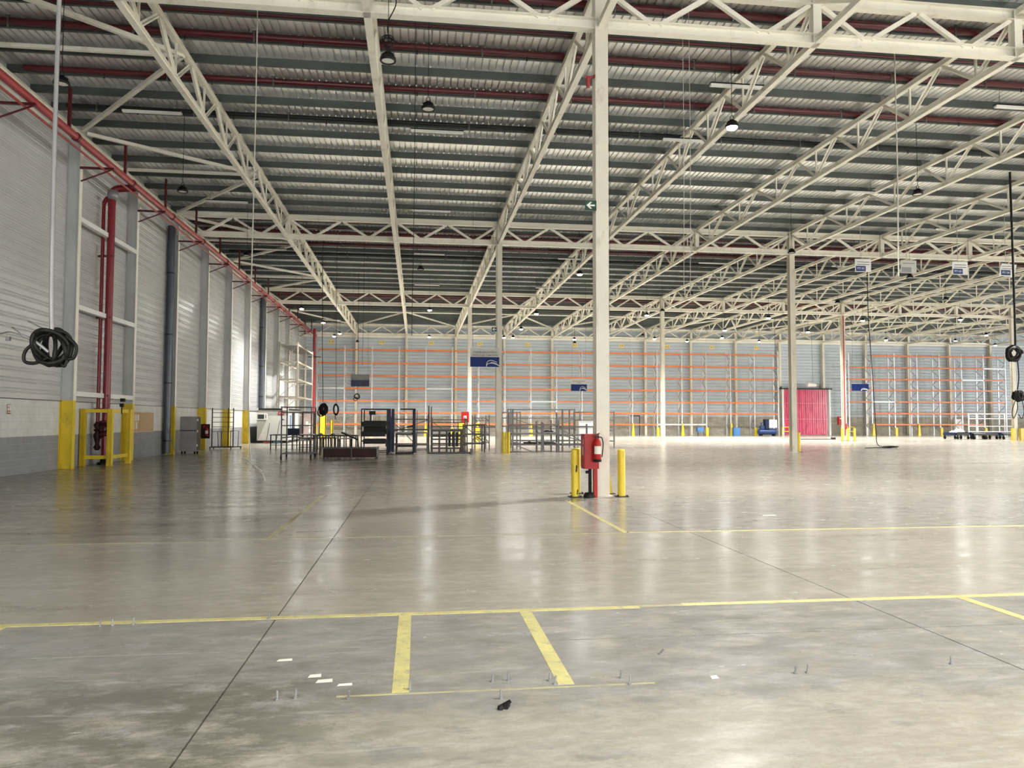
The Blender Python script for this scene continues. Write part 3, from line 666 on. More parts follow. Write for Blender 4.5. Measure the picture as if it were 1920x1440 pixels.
# ------------------------------------------------------------------ pallet racking along the far wall
def rack_run(name, label, x0, n, step, yf, depth, levels, skip=(), pale=(), top=8.9):
    t = thing(name, label, 'rack')
    pf = MB().box(-0.06, 0.06, -0.04, 0.04, 0, 1).mesh('upright', GALV)
    lat = MB()
    zz = 0.3; s = 1
    while zz < top - 0.9:
        lat.bar((0, 0 if s > 0 else depth, zz), (0, depth if s > 0 else 0, zz + 0.75), 0.035); zz += 0.75; s = -s
    lat = lat.mesh('upright_bracing', GREY); ft = MB().box(-0.09, 0.09, -0.08, 0.08, 0, 0.012).mesh('foot_plate', GALV)
    bm = {c: MB().box(0.05, step - 0.05, -0.025, 0.025, -0.075, 0.075).box(0.045, 0.06, -0.03, 0.03, -0.12, 0.1).box(step - 0.06, step - 0.045, -0.03, 0.03, -0.12, 0.1).mesh('beam', c) for c in (ORANGE, GALV)}
    for k in range(n + 1):
        h = top + random.choice((0, 0, 0.05, 0.5 if k % 5 == 0 else 0))
        for y in (yf, yf + depth):
            put('upright', pf, t, (x0 + step * k, y, 0), 0, (1, 1, h))
        put('upright_bracing', lat, t, (x0 + step * k, yf, 0)); put('foot_plate', ft, t, (x0 + step * k, yf, 0))
    for k in range(n):
        for j, z in enumerate(levels):
            if (k, j) in skip: continue
            m = bm[GALV] if (k, j) in pale else bm[ORANGE]
            put('beam', m, t, (x0 + step * k, yf - 0.04, z))
    return t
LV = [1.15, 2.28, 3.45, 4.68, 5.92, 7.18, 8.48]
rack_run('pallet_rack', 'long orange and galvanised pallet rack along the far wall, left of the red curtain', -9.75, 18, 2.645, 75.15, 1.05, LV, skip={(k, 0) for k in range(15, 18)}, pale={(0, 3), (4, 3), (13, 0), (8, 2), (14, 0)})
rack_run('pallet_rack', 'shorter orange pallet rack along the far wall, right of the red curtain', 45.85, 7, 2.635, 75.15, 1.05, [1.18, 2.36, 3.61, 4.88, 6.04, 7.31, 8.58], skip={(6, 0), (0, 0), (0, 1), (0, 6)}, pale={(1, 2), (5, 4), (6, 5), (0, 1)})
# yellow guards at rack feet
ug = MB().prof((0, 0, 0), (0, 0, 0.85), [(-0.13, -0.12), (0.13, -0.12), (0.13, 0.02), (0.1, 0.02), (0.1, -0.09), (-0.1, -0.09), (-0.1, 0.02), (-0.13, 0.02)], (0, 1, 0))
ugt = MB()
ugt._add([(-0.16, -0.14, 0), (0.16, -0.14, 0), (0.16, 0.04, 0), (-0.16, 0.04, 0), (-0.05, -0.1, 1.25), (0.07, -0.1, 1.25), (0.07, 0.02, 1.25), (-0.05, 0.02, 1.25)], [(0, 3, 2, 1), (4, 5, 6, 7), (0, 1, 5, 4), (1, 2, 6, 5), (2, 3, 7, 6), (3, 0, 4, 7)])
ugm, ugtm = ug.mesh('upright_guard', YELLOW), ugt.mesh('upright_guard', YELLOW)
gk = 0
for k in (0, 2, 4, 5, 6, 8, 10, 12, 13, 14, 15, 16, 17):
    o = put('upright_guard', ugtm if k % 2 == 0 else ugm, None, (-9.75 + 2.645 * k, 75.02, 0)); tag(o, 'yellow guard at the foot of the left pallet rack, %s from the left' % ORD[gk], 'guard', 'rack foot guards'); gk += 1
for q, k in enumerate((1, 2, 3, 4, 6)):
    o = put('upright_guard', ugtm if k % 2 else ugm, None, (45.85 + 2.635 * k, 75.02, 0)); tag(o, 'yellow guard at the foot of the right pallet rack, %s from the red curtain' % ORD[q], 'guard', 'rack foot guards')
# location plates high on the far wall
for k in range(10):
    x = -8.64 + 5.0 * k
    t = thing('location_plate', 'small yellow plate reading K-%d high on the far wall' % (10 - k), 'sign', (x, WY - 0.06, 9.44), 0, 'yellow location plates')
    part('plate', MB().box(-0.27, 0.27, 0, 0.02, -0.19, 0.19), SIGNYEL, t); lettering('K-%d' % (10 - k), 0.24, BLACK, t, (0, -0.004, 0))
# cream rack in the far left corner
lr = thing('shelving_rack', 'tall cream steel shelving rack in the far left corner', 'rack')
RACKC = paint('cream_rack_paint', (0.27, 0.24, 0.19), 0.45, 0, 0.08)
for x in (-10.35, -9.0):
    for y in (58.2, 62.2, 66.2): part('upright', MB().box(x - 0.05, x + 0.05, y - 0.05, y + 0.05, 0, 7.45), RACKC, lr)
for z in (1.95, 3.3, 4.62, 5.95, 7.25):
    for x in (-10.35, -9.0): part('beam', MB().box(x - 0.03, x + 0.03, 58.2, 66.2, z - 0.06, z + 0.06), RACKC, lr)
    if z > 7: part('shelf', MB().box(-10.35, -9.0, 58.15, 66.25, z - 0.02, z + 0.01), TUBE, lr)
    for yy in (58.2, 62.2, 66.2): part('end_rail', MB().box(-10.35, -9.0, yy - 0.06, yy + 0.06, z - 0.05, z + 0.05), RACKC, lr)
for k in range(5):
    z = 0.7 + 1.3 * k
    part('cross_brace', MB().bar((-10.35, 58.2, z), (-9.0, 58.2, z + 1.2), 0.03), RACKC, lr)
rc = thing('fire_riser', 'bright red vertical pipe in the far left corner beside the cream rack', 'pipe', (-9.6, 71.8, 0))
part('pipe', MB().cyl((0, 0, 0.1), (0, 0, 10.1), 0.14, 14), RISER, rc); part('clamp', MB().cyl((0, 0, 7.4), (0, 0, 7.5), 0.22, 14).bar((-0.6, 0.2, 7.45), (0.6, 0.0, 7.45), 0.06), BLACK, rc)
dr = thing('red_door_frame', 'dark red framed cage door standing beyond the office container', 'cage', (-8.2, 58.6, 0))
for x in (-0.42, 0.42): part('post', MB().box(x - 0.06, x + 0.06, -0.06, 0.06, 0, 2.2), MAROON, dr)
for z in (0.1, 2.14): part('rail', MB().box(-0.36, 0.36, -0.05, 0.05, z - 0.06, z + 0.06), MAROON, dr)
part('panel', MB().box(-0.36, 0.36, 0.0, 0.02, 0.16, 2.08), paint('faded_pink', (0.42, 0.33, 0.32), 0.5), dr)
for x, z, h in ((-0.1, 1.2, 0.25), (0.12, 0.6, 0.3), (0.12, 1.0, 0.3)): part('sticker', MB().box(x - 0.09, x + 0.09, -0.01, 0.0, z, z + h), PAPER, dr)
for x, w, z1, l in ((-7.55, 0.5, 2.0, 'wide upright yellow guard plate right of the dark red cage door'), (-6.85, 0.22, 1.55, 'narrow upright yellow guard plate right of the dark red cage door')):
    tag(part('guard_plate', MB().box(x - w / 2, x + w / 2, 61.9, 61.96, 0.0, z1).box(x - w / 2, x - w / 2 + 0.05, 61.9, 62.2, 0, z1).box(x + w / 2 - 0.05, x + w / 2, 61.9, 62.2, 0, z1), YELLOW), l, 'guard', 'yellow guard plates')
# ------------------------------------------------------------------ red strip curtain door in the far wall
door = struct(put('door_1', None, None, (41.6, 76.35, 0)))
part('door_post', MB().box(-2.75, -2.55, -0.1, 0.1, 0, 5.1), WHITE, door); part('door_post', MB().box(2.6, 2.8, -0.1, 0.1, 0, 5.1), WHITE, door)
part('curtain_rail', MB().box(-3.2, 3.0, -0.1, 0.1, 4.95, 5.08).box(-2.9, -2.8, -0.12, 0.0, 5.0, 5.25), DARK, door)
part('door_sheet', MB().box(-2.55, 2.6, 0.14, 0.16, 0, 4.95), WHITE, door)
for k in range(20):
    x = -2.38 + 0.245 * k; a = 0.10 * math.sin(k * 2.3); zb = 0.06 + 0.05 * abs(math.sin(k * 1.3))
    part('curtain_strip', MB().prof((x, a * 0.3, zb), (x, a * 0.2, 4.93), [(-0.15, 0.0), (-0.08, -0.045), (0.08, -0.045), (0.15, 0.0), (0.08, -0.03), (-0.08, -0.03)], (0, 1, 0)), PVC, door)
for z in (1.75, 3.45): part('curtain_bar', MB().bar((-2.4, -0.08, z), (2.4, -0.08, z), 0.025), paint('pink_bar', (0.7, 0.3, 0.36), 0.4), door)
fan = thing('extractor_fan', 'white fan unit hanging above the red strip curtain', 'fan', (41.9, 75.6, 5.45), 0)
part('body', MB().cyl((-0.55, 0, 0), (0.45, 0, -0.05), 0.26, 14, 0.2), WHITE, fan); part('motor', MB().cyl((0.45, 0, -0.05), (0.8, 0, -0.05), 0.22, 12, 0.1), GREY, fan); part('hanger', MB().cyl((0.1, 0, 0.2), (0.05, 0, 5.6), 0.012, 6), DARK, fan)
# ------------------------------------------------------------------ machines and boxes by the far wall
cp = thing('air_compressor', 'dark blue air compressor with a white cabinet on its tank by the far wall', 'compressor', (36.2, 75.0 - 0.6, 0))
part('tank', MB().cyl((-0.95, 0, 0.42), (0.95, 0, 0.42), 0.30, 18).lathe([(0, 0)], (0, 0, 0), 3) if False else MB().cyl((-0.9, 0, 0.42), (0.9, 0, 0.42), 0.30, 18).cyl((0.9, 0, 0.42), (1.02, 0, 0.42), 0.30, 18, 0.15).cyl((-0.9, 0, 0.42), (-1.02, 0, 0.42), 0.30, 18, 0.15), BLUE, cp)
part('cabinet', MB().box(0.1, 0.95, -0.3, 0.3, 0.85, 1.68), WHITE, cp); part('cabinet_side', MB().box(-0.3, 0.1, -0.3, 0.3, 0.72, 1.72), DARKBLUE, cp)
part('pump', MB().box(-0.75, -0.35, -0.2, 0.2, 0.7, 1.05).cyl((-0.55, 0, 1.05), (-0.55, 0, 1.38), 0.12), BLUE, cp); part('pump_head', MB().box(-0.64, -0.46, -0.12, 0.12, 1.1, 1.3), TUBEL, cp)
for x in (-0.7, 0.7): part('skid', MB().box(x - 0.08, x + 0.08, -0.3, 0.3, 0, 0.14), BLACK, cp)
for x, l, leg in ((28.95, 'pale blue box on legs between rack feet by the far wall', 1), (32.85, 'plain blue steel cabinet standing by the far wall left of the compressor', 0)):
    bx = thing('blue_cabinet', l, 'cabinet', (x, 74.5, 0))
    part('body', MB().box(-0.32, 0.32, -0.22, 0.22, 0.42 if leg else 0.02, 0.85), LBLUE, bx); part('door', MB().box(-0.28, 0.28, -0.235, -0.222, 0.47 if leg else 0.1, 0.8), LBLUE, bx)
    for sx in (-1, 1): part('leg', MB().box(sx * 0.29 - 0.02, sx * 0.29 + 0.02, -0.2, -0.16, 0, 0.45), DARK, bx)
hb = thing('hose_cabinet', 'red fire hose cabinet right of the strip curtain', 'cabinet', (45.1, 75.4, 1.15))
part('box', MB().box(-0.42, 0.42, -0.15, 0.15, 0, 0.9), REDBOX, hb); part('plate', MB().box(-0.05, 0.2, -0.16, -0.152, 0.3, 0.55), WHITE, hb); part('stand', MB().box(-0.08, 0.08, -0.05, 0.05, -1.15, 0), YELLOW, hb); part('plate', MB().box(-0.25, -0.1, -0.16, -0.152, 0.62, 0.72), WHITE, hb)
for x, l in ((38.35, 'low yellow rail left of the red strip curtain'), (45.6, 'low yellow rail below the red hose cabinet')):
    r = thing('low_rail', l, 'rail', (x, 74.6, 0), 0, 'low yellow rails')
    for sx in (-0.4, 0.4): part('post', MB().cyl((sx, 0, 0), (sx, 0, 0.95), 0.05, 8), YELLOW, r)
    for z in (0.45, 0.9): part('rail', MB().cyl((-0.4, 0, z), (0.4, 0, z), 0.045, 8), YELLOW, r)
wcab = thing('wall_cabinet', 'pale cabinet against the far wall behind the right rack', 'cabinet', (59.5, 76.5, 0.6)); part('body', MB().box(-0.55, 0.55, -0.15, 0.2, 0, 1.2), OFFWHITE, wcab); part('door', MB().box(-0.5, 0.5, -0.17, -0.152, 0.05, 1.15), WHITE, wcab)
doorp = thing('service_door_panel', 'grey service door panel in the far masonry', 'door', (22.75, WY - 0.05, 0)); part('leaf', MB().box(-0.5, 0.5, -0.03, 0.02, 0, 2.0), GREY, doorp); part('frame', MB().box(-0.58, -0.5, -0.05, 0.02, 0, 2.1).box(0.5, 0.58, -0.05, 0.02, 0, 2.1).box(-0.58, 0.58, -0.05, 0.02, 2.0, 2.1), DARK, doorp)
# ------------------------------------------------------------------ bollards
BO = MB().cyl((0, 0, 0.015), (0, 0, 0.97), 0.079, 20).lathe([(0.079, 0.97), (0.07, 0.985), (0.0, 0.99)], (0, 0, 0), 20).mesh('tube', YELLOW)
BOP = MB().box(-0.13, 0.13, -0.13, 0.13, 0, 0.015).mesh('base_plate', DARK)
BOB = MB().cyl((-0.10, -0.10, 0.015), (-0.10, -0.10, 0.05), 0.014, 6).cyl((0.10, -0.10, 0.015), (0.10, -0.10, 0.04), 0.014, 6).mesh('anchor_bolts', BLACK)
BOLL = [(3.27, 15.42, 'yellow tube bollard left of the red extinguisher cabinet, scuffed with black'), (4.26, 15.40, 'yellow tube bollard standing right of the foreground column'), (3.47, 16.15, 'shaded yellow bollard behind the red extinguisher cabinet'),
        (XI(5) + 0.42, ROW[1] + 0.25, 'yellow bollard right of the column before the red curtain'), (XI(8) - 0.55, ROW[2] - 0.6, 'left yellow bollard at the column right of the red curtain'), (XI(8) - 0.15, ROW[2] - 0.75, 'middle yellow bollard at the column right of the red curtain'), (XI(8) + 0.5, ROW[2] - 0.6, 'right yellow bollard at the column right of the red curtain')]
for x, y, l in BOLL:
    t = thing('bollard', l, 'bollard', (x, y, 0), 0, 'yellow bollards'); put('tube', BO, t); put('base_plate', BOP, t); put('anchor_bolts', BOB, t)
part('scuff_mark', MB().prof((0.01, -0.0785, 0.52), (0.02, -0.0785, 0.66), [(-0.018, 0), (0.012, -0.002), (0.02, 0.002), (0.0, 0.003)], (0, 1, 0)).prof((0.03, -0.076, 0.06), (0.045, -0.076, 0.16), [(-0.012, 0), (0.01, -0.002), (0.012, 0.002), (0.0, 0.003)], (0, 1, 0)), DARK, bpy.data.objects['bollard'])
cg = MB(); cg._add([(0.0, 0, 0), (0.16, 0, 0), (0.02, 0, 1.0), (0.0, 0, 1.0), (0.0, 0.16, 0), (0.16, 0.16, 0), (0.02, 0.03, 1.0), (0.0, 0.03, 1.0)], [(0, 1, 2, 3), (7, 6, 5, 4), (1, 5, 6, 2), (0, 3, 7, 4), (3, 2, 6, 7), (0, 4, 5, 1)])
cgo = thing('corner_guard', 'slanted yellow corner guard plate behind the foreground column', 'guard', (XI(2) + 0.17, 15.95, 0)); part('plate', cg, YELLOW, cgo); part('foot', MB().box(-0.05, 0.22, -0.03, 0.2, 0, 0.012), DARK, cgo)
for (x, y, l) in ((XI(2) + 0.33, ROW[1] - 0.25, 'yellow curved guard at the foot of the second-row column among the racks'),):
    t = thing('column_guard', l, 'guard', (x, y, 0)); part('shell', MB().prof((0, 0, 0), (0, 0, 1.02), [(-0.19, 0.05), (-0.19, -0.06), (-0.12, -0.1), (-0.05, -0.05), (0.05, -0.05), (0.12, -0.1), (0.19, -0.06), (0.19, 0.05)], (0, 1, 0)), YELLOW, t); part('foot', MB().box(-0.2, 0.2, -0.1, 0.06, 0, 0.012), YELLOW, t)
for sx, l in ((-0.62, 'yellow guard plate left of the distant column behind the grey racks'), (0.55, 'yellow guard plate right of the distant column behind the grey racks')):
    tag(part('guard_plate', MB().box(-0.25, 0.25, -0.03, 0.03, 0, 1.35).box(-0.25, -0.2, -0.03, 0.2, 0, 1.35).box(0.2, 0.25, -0.03, 0.2, 0, 1.35), YELLOW, None, (XI(2) + sx, ROW[2] - 0.4, 0)), l, 'guard', 'yellow guard plates')
for sx, l in ((-0.33, 'yellow guard left of the bright white column at the right edge'), (0.40, 'yellow guard right of the bright white column at the right edge')):
    tag(part('guard_plate', MB().prof((0, 0, 0), (0, 0, 1.0), [(-0.16, 0.1), (-0.16, -0.1), (0.16, -0.1), (0.16, 0.1), (0.12, 0.1), (0.12, -0.06), (-0.12, -0.06), (-0.12, 0.1)], (0, 1, 0)), YELLOW, None, (XI(11) + sx, ROW[2] - 0.25, 0)), l, 'guard', 'yellow guard plates')
# ------------------------------------------------------------------ foreground column: red cabinet, extinguisher, exit sign
bx0, bx1, by0, by1 = 3.47, 3.74, 15.10, 15.44
ec = thing('extinguisher_cabinet', 'red steel fire cabinet on a post in front of the foreground column', 'cabinet', (3.575, 15.25, 0))
part('box', MB().box(-0.17, 0.135, -0.14, 0.17, 0.60, 1.31), REDBOX, ec)
part('door', MB().box(-0.182, -0.172, -0.12, 0.15, 0.63, 1.28), REDBOX, ec)
part('door_label', MB().box(-0.186, -0.183, -0.08, -0.02, 0.88, 1.06).box(-0.186, -0.183, -0.1, -0.06, 1.1, 1.2), PAPER, ec)
part('post', MB().box(0.06, 0.135, 0.0, 0.1, 0.0, 0.62), REDBOX, ec)
part('hose_pipe', MB().cyl((-0.0, 0.1, 0.0), (-0.0, 0.1, 0.6), 0.035, 12).cyl((-0.09, 0.08, 0.52), (0.0, 0.1, 0.52), 0.03, 10), BLACK, ec)
part('foot', MB().lathe([(0.0, 0.11), (0.09, 0.10), (0.12, 0.04), (0.12, 0.0)], (-0.03, 0.05, 0), 14), BLACK, ec)
part('label_rail', MB().box(-0.165, -0.16, -0.145, -0.141, 0.62, 1.30), RED, ec)
def extinguisher(label, loc, s=1.0, rz=0.0):
    t = thing('fire_extinguisher', label, 'extinguisher', loc, rz, 'fire extinguishers')
    part('bottle', MB().lathe([(0, 0), (0.07 * s, 0), (0.078 * s, 0.02 * s), (0.078 * s, 0.34 * s), (0.06 * s, 0.40 * s), (0.025 * s, 0.43 * s), (0.022 * s, 0.46 * s)], (0, 0, 0), 18), REDBOX, t)
    part('base_ring', MB().lathe([(0.0, -0.03 * s), (0.085 * s, -0.03 * s), (0.085 * s, 0.02 * s), (0.07 * s, 0.02 * s)], (0, 0, 0), 18), BLACK, t)
    lb = MB(); vs = []; K = 7
    for k in range(K):
        a = math.radians(-150 + 120 * k / (K - 1)); vs += [(0.0795 * s * math.cos(a), 0.0795 * s * math.sin(a), z * s) for z in (0.13, 0.29)]
    lb._add(vs, [(2 * k, 2 * k + 2, 2 * k + 3, 2 * k + 1) for k in range(K - 1)]); part('paper_label', lb, PAPER, t)
    part('valve', MB().box(-0.03 * s, 0.03 * s, -0.02 * s, 0.02 * s, 0.45 * s, 0.50 * s).bar((-0.08 * s, 0, 0.50 * s), (0.05 * s, 0, 0.55 * s), 0.02 * s).bar((-0.07 * s, 0, 0.48 * s), (0.04 * s, 0, 0.49 * s), 0.018 * s), DARK, t)
    part('hose', MB().tube(smooth_path([(0.03 * s, 0, 0.47 * s), (0.09 * s, -0.01, 0.46 * s), (0.115 * s, -0.02, 0.34 * s), (0.10 * s, -0.03, 0.15 * s), (0.09 * s, -0.02, 0.07 * s)]), 0.011 * s, 8), BLACK, t)
    return t
extinguisher('red fire extinguisher hung on the cabinet of the foreground column', (3.65, 15.01, 0.78), 1.0)
ex = thing('exit_sign', 'green exit sign with a white arrow on the foreground column', 'sign', (XI(2) - 0.26, ROW[0] - 0.2, 6.16))
def arrow_sign(t, s):
    part('panel', MB().box(-0.15 * s, 0.15 * s, 0, 0.02, -0.13 * s, 0.13 * s), SIGNGREEN, t)
    part('arrow', MB().box(-0.04 * s, 0.11 * s, -0.004, 0.0, -0.022 * s, 0.022 * s).poly([(-0.12 * s, -0.004, 0), (-0.02 * s, -0.004, -0.09 * s), (0.03 * s, -0.004, -0.09 * s), (-0.05 * s, -0.004, 0), (0.03 * s, -0.004, 0.09 * s), (-0.02 * s, -0.004, 0.09 * s)], 0.004), WHITE, t)
arrow_sign(ex, 0.8)
ex2 = thing('exit_sign', 'distant green exit sign with a white arrow on the second-row column', 'sign', (XI(2) - 0.24, ROW[1] - 0.2, 5.95)); arrow_sign(ex2, 0.8)
tagp = tag(part('column_tag', MB().box(-0.03, 0.03, 0, 0.01, -0.12, 0.12), WHITE, None, (XI(5) - 0.08, ROW[1] - 0.17, 3.4)), 'small framed tag on the column before the red curtain', 'sign')
# ------------------------------------------------------------------ left wall: notice board, notice, cabinet, extinguishers, trolley frame
nb = thing('cork_board', 'cork notice board with papers on the left wall', 'notice board', (WX + 0.03, 31.75, 1.1))
part('cork', MB().box(-0.02, 0.0, 0, 2.45, 0, 0.76), CORK, nb)
part('frame', MB().box(-0.02, 0.015, -0.04, 0.0, -0.04, 0.8).box(-0.02, 0.015, 2.45, 2.49, -0.04, 0.8).box(-0.02, 0.015, -0.04, 2.49, -0.04, 0.0).box(-0.02, 0.015, -0.04, 2.49, 0.76, 0.8).box(-0.02, 0.015, 0.93, 0.97, 0, 0.76), paint('board_frame', (0.6, 0.45, 0.28), 0.5), nb)
for y, z, w, h in ((0.08, 0.42, 0.2, 0.26), (0.35, 0.42, 0.2, 0.28), (0.62, 0.44, 0.22, 0.24), (0.12, 0.08, 0.22, 0.3), (0.45, 0.1, 0.2, 0.28)):
    part('pinned_paper', MB().box(0.001, 0.004, y, y + w, z, z + h), PAPER, nb)
nt_ = thing('wall_notice', 'small red-brown pictogram notice on the white block wall', 'sign', (WX + 0.02, 22.55, 1.74))
part('panel', MB().box(-0.01, 0.0, 0, 0.2, 0, 0.27), WHITE, nt_); BR = paint('notice_brown', (0.25, 0.10, 0.05), 0.5)
part('pictogram', MB().box(0.0, 0.003, 0.0, 0.2, 0, 0.035).box(0.0, 0.003, 0.0, 0.2, 0.255, 0.27).box(0.0, 0.003, 0.0, 0.03, 0.035, 0.255).box(0.0, 0.003, 0.11, 0.125, 0.08, 0.255).box(0.0, 0.003, 0.03, 0.2, 0.06, 0.09).box(0.0, 0.003, 0.03, 0.11, 0.17, 0.19), BR, nt_)
for y, z, l in ((36.6, 2.95, 'small framed plate on the cladding above the grey cabinet'),):
    o = thing('wall_plate', l, 'sign', (WX + 0.02, y, z)); part('panel', MB().box(-0.01, 0.0, 0, 0.3, 0, 0.3), OFFWHITE, o); part('frame', MB().box(0, 0.01, -0.03, 0.0, 0, 0.3).box(0, 0.01, 0.3, 0.33, 0, 0.3).box(0, 0.01, -0.03, 0.33, 0.3, 0.33).box(0, 0.01, -0.03, 0.33, -0.03, 0.0), DARK, o)
gc = thing('wheeled_cabinet', 'tall grey steel cabinet on black wheels by the left wall', 'cabinet', (-10.42, 36.4, 0))
part('body', MB().box(-0.37, 0.37, -0.3, 0.3, 0.13, 1.72), GREY, gc)
for z in (0.35, 1.0, 1.52): part('latch', MB().box(0.37, 0.40, -0.28, -0.2, z, z + 0.1), WHITE, gc)
part('shelf_band', MB().box(-0.372, 0.372, -0.304, -0.3, 1.06, 1.10), DARK, gc); part('door_edge', MB().box(0.372, 0.38, -0.26, 0.26, 0.16, 1.70), DARK, gc)
for sx in (-0.28, 0.28):
    for sy in (-0.22, 0.22): part('caster', MB().cyl((sx - 0.03, sy, 0.065), (sx + 0.03, sy, 0.065), 0.065, 12).box(sx - 0.035, sx + 0.035, sy - 0.03, sy + 0.03, 0.07, 0.13), BLACK, gc)
pole = tag(part('leaning_pole', MB().cyl((-11.0, 34.9, 1.3), (-10.55, 34.9, 0.02), 0.015, 8), TUBEL), 'thin metal pole leaning against the slate downpipe', 'pole')
extinguisher('dark red extinguisher on the yellow post beside the grey cabinet', (WX + 0.52, POSTY[8] - 0.22, 0.72), 1.0)
bb = thing('extinguisher_backboard', 'dark red backboard on the yellow post beside the grey cabinet', 'panel', (WX + 0.42, POSTY[8] - 0.12, 0.6)); part('board', MB().box(-0.22, 0.22, 0.0, 0.03, 0, 0.75), MAROON, bb); part('label_strip', MB().box(-0.1, 0.12, -0.004, 0, 0.55, 0.68), REDBOX, bb)
extinguisher('red extinguisher on the white block wall right of the trolley frame', (WX + 0.13, POSTY[9] + 0.6, 0.95), 1.15)
lt = thing('frame_trolley', 'dark grey ladder-like frame trolley by the left wall', 'trolley', (-10.3, 41.9, 0))
for x, y in ((-0.5, -0.3), (0.25, 0.0), (0.42, 0.4)): part('post', MB().box(x - 0.025, x + 0.025, y - 0.025, y + 0.025, 0.12, 2.2), TUBE, lt)
for z in (0.95, 1.2, 1.45, 1.7, 1.95): part('rung', MB().bar((-0.5, -0.3, z), (0.25, 0.0, z), 0.03).bar((0.25, 0.0, z), (0.42, 0.4, z), 0.03), TUBE, lt)
part('base', MB().bar((-0.6, -0.35, 0.12), (0.5, -0.35, 0.12), 0.05).bar((0.5, -0.35, 0.12), (0.8, 0.6, 0.12), 0.05).bar((-0.6, 0.4, 0.12), (0.8, 0.6, 0.12), 0.05).bar((-0.6, -0.35, 0.12), (-0.6, 0.4, 0.12), 0.05), TUBE, lt)
part('loop', MB().tube([(-0.15, -0.35, 0.12), (-0.2, -0.35, 0.95), (0.0, -0.35, 0.95), (0.0, -0.35, 0.12)], 0.02, 6).tube([(0.3, 0.3, 0.12), (0.3, 0.3, 0.98), (0.7, 0.4, 0.98), (0.68, 0.4, 0.12)], 0.02, 6), TUBE, lt)
for x, y in ((-0.58, -0.33), (0.48, -0.33), (0.78, 0.58), (-0.58, 0.38)): part('caster', MB().cyl((x - 0.02, y, 0.05), (x + 0.02, y, 0.05), 0.05, 10), BLACK, lt)
jb = thing('camera_housing', 'small white wall fitting above the grey cabinet', 'fitting', (WX + 0.1, 36.0, 2.1)); part('body', MB().box(0, 0.25, 0, 0.3, 0, 0.12), WHITE, jb); part('bracket', MB().box(-0.1, 0.05, 0.1, 0.2, -0.1, 0.02), TUBEL, jb)
ppb = tag(part('paper_holder', MB().box(-0.01, 0.02, 0, 0.55, 0, 0.42).box(0.02, 0.03, 0.03, 0.5, 0.03, 0.38), PAPER, None, (WX + 0.01, 36.9, 1.5)), 'paper sheet holder on the white wall behind the grey cabinet', 'paper')
# ------------------------------------------------------------------ office container
oc = thing('office_container', 'grey site office container with a red name sign by the left wall', 'container', (-10.75, 52.6, 0))
W_, D_, H_ = 2.0, 5.2, 2.35
part('body', MB().box(0, W_, 0, D_, 0.16, H_ - 0.12), CONTGREY, oc)
part('roof_band', MB().box(-0.03, W_ + 0.03, -0.03, D_ + 0.03, H_ - 0.12, H_), DARK, oc); part('roof_corner', MB().box(W_ - 0.42, W_ + 0.04, -0.04, 0.2, H_ - 0.13, H_ + 0.01).box(-0.04, 0.08, -0.04, 0.2, H_ - 0.13, H_ + 0.01), OFFWHITE, oc)
part('base_skirt', MB().box(0.0, W_, 0.02, D_, 0.0, 0.16), BLACK, oc)
part('light_panel', MB().poly([(0.08, -0.012, 0.17), (0.62, -0.012, 1.55), (0.72, -0.012, 1.85), (W_ - 0.05, -0.012, 1.85), (W_ - 0.05, -0.012, 0.17)], 0.011), OFFWHITE, oc)
part('corner_post', MB().box(W_ - 0.06, W_ + 0.02, -0.02, 0.08, 0.1, H_ - 0.1), WHITE, oc)
wn = part('window', MB().box(0.0, 0.68, -0.03, 0.0, 1.58, 2.0), WHITE, oc); part('pane', MB().box(0.03, 0.47, -0.035, -0.03, 1.63, 1.94), GLASS, wn); part('pane', MB().box(0.55, 0.60, -0.035, -0.03, 1.65, 1.94), GLASS, wn)
sg = part('name_sign', MB().box(1.38, 1.78, -0.03, -0.0, 1.90, 2.14), paint('sign_darkred', (0.28, 0.012, 0.018), 0.4), oc); lettering('Elisa', 0.17, paint('sign_pink', (0.8, 0.5, 0.5), 0.5), sg, (1.58, -0.034, 2.02))
part('emblem', MB().poly([(1.55, -0.02, 1.56), (1.62, -0.02, 1.6), (1.7, -0.02, 1.66), (1.72, -0.02, 1.6), (1.82, -0.02, 1.58), (1.82, -0.02, 1.55)], 0.008), DARK, oc)
part('side_door', MB().box(W_, W_ + 0.03, 0.5, 1.5, 0.2, 2.1), WHITE, oc); part('side_window', MB().box(W_, W_ + 0.035, 0.7, 1.3, 1.0, 1.9), LBLUE, oc); part('side_opening', MB().box(W_, W_ + 0.03, 1.9, 2.8, 0.2, 2.1), DARK, oc); part('side_poster', MB().box(W_, W_ + 0.03, 3.3, 4.3, 0.6, 2.1), WHITE, oc)
for x, z, l, m in ((-9.95, 1.35, 'broom with a red head leaning on the office container', REDM), (-9.3, 1.5, 'broom with a blue head leaning on the office container', LBLUE)):
    t = thing('broom', l, 'broom', (x, 52.3, 0), 0, 'brooms at the container'); part('handle', MB().cyl((-0.12, 0.0, 0.06), (0.05, 0.22, z), 0.016, 8), DARK, t); part('head', MB().box(-0.3, 0.1, -0.05, 0.05, 0.04, 0.1), m, t); part('bristles', MB().box(-0.29, 0.09, -0.06, 0.06, 0.0, 0.04), BLACK, t)
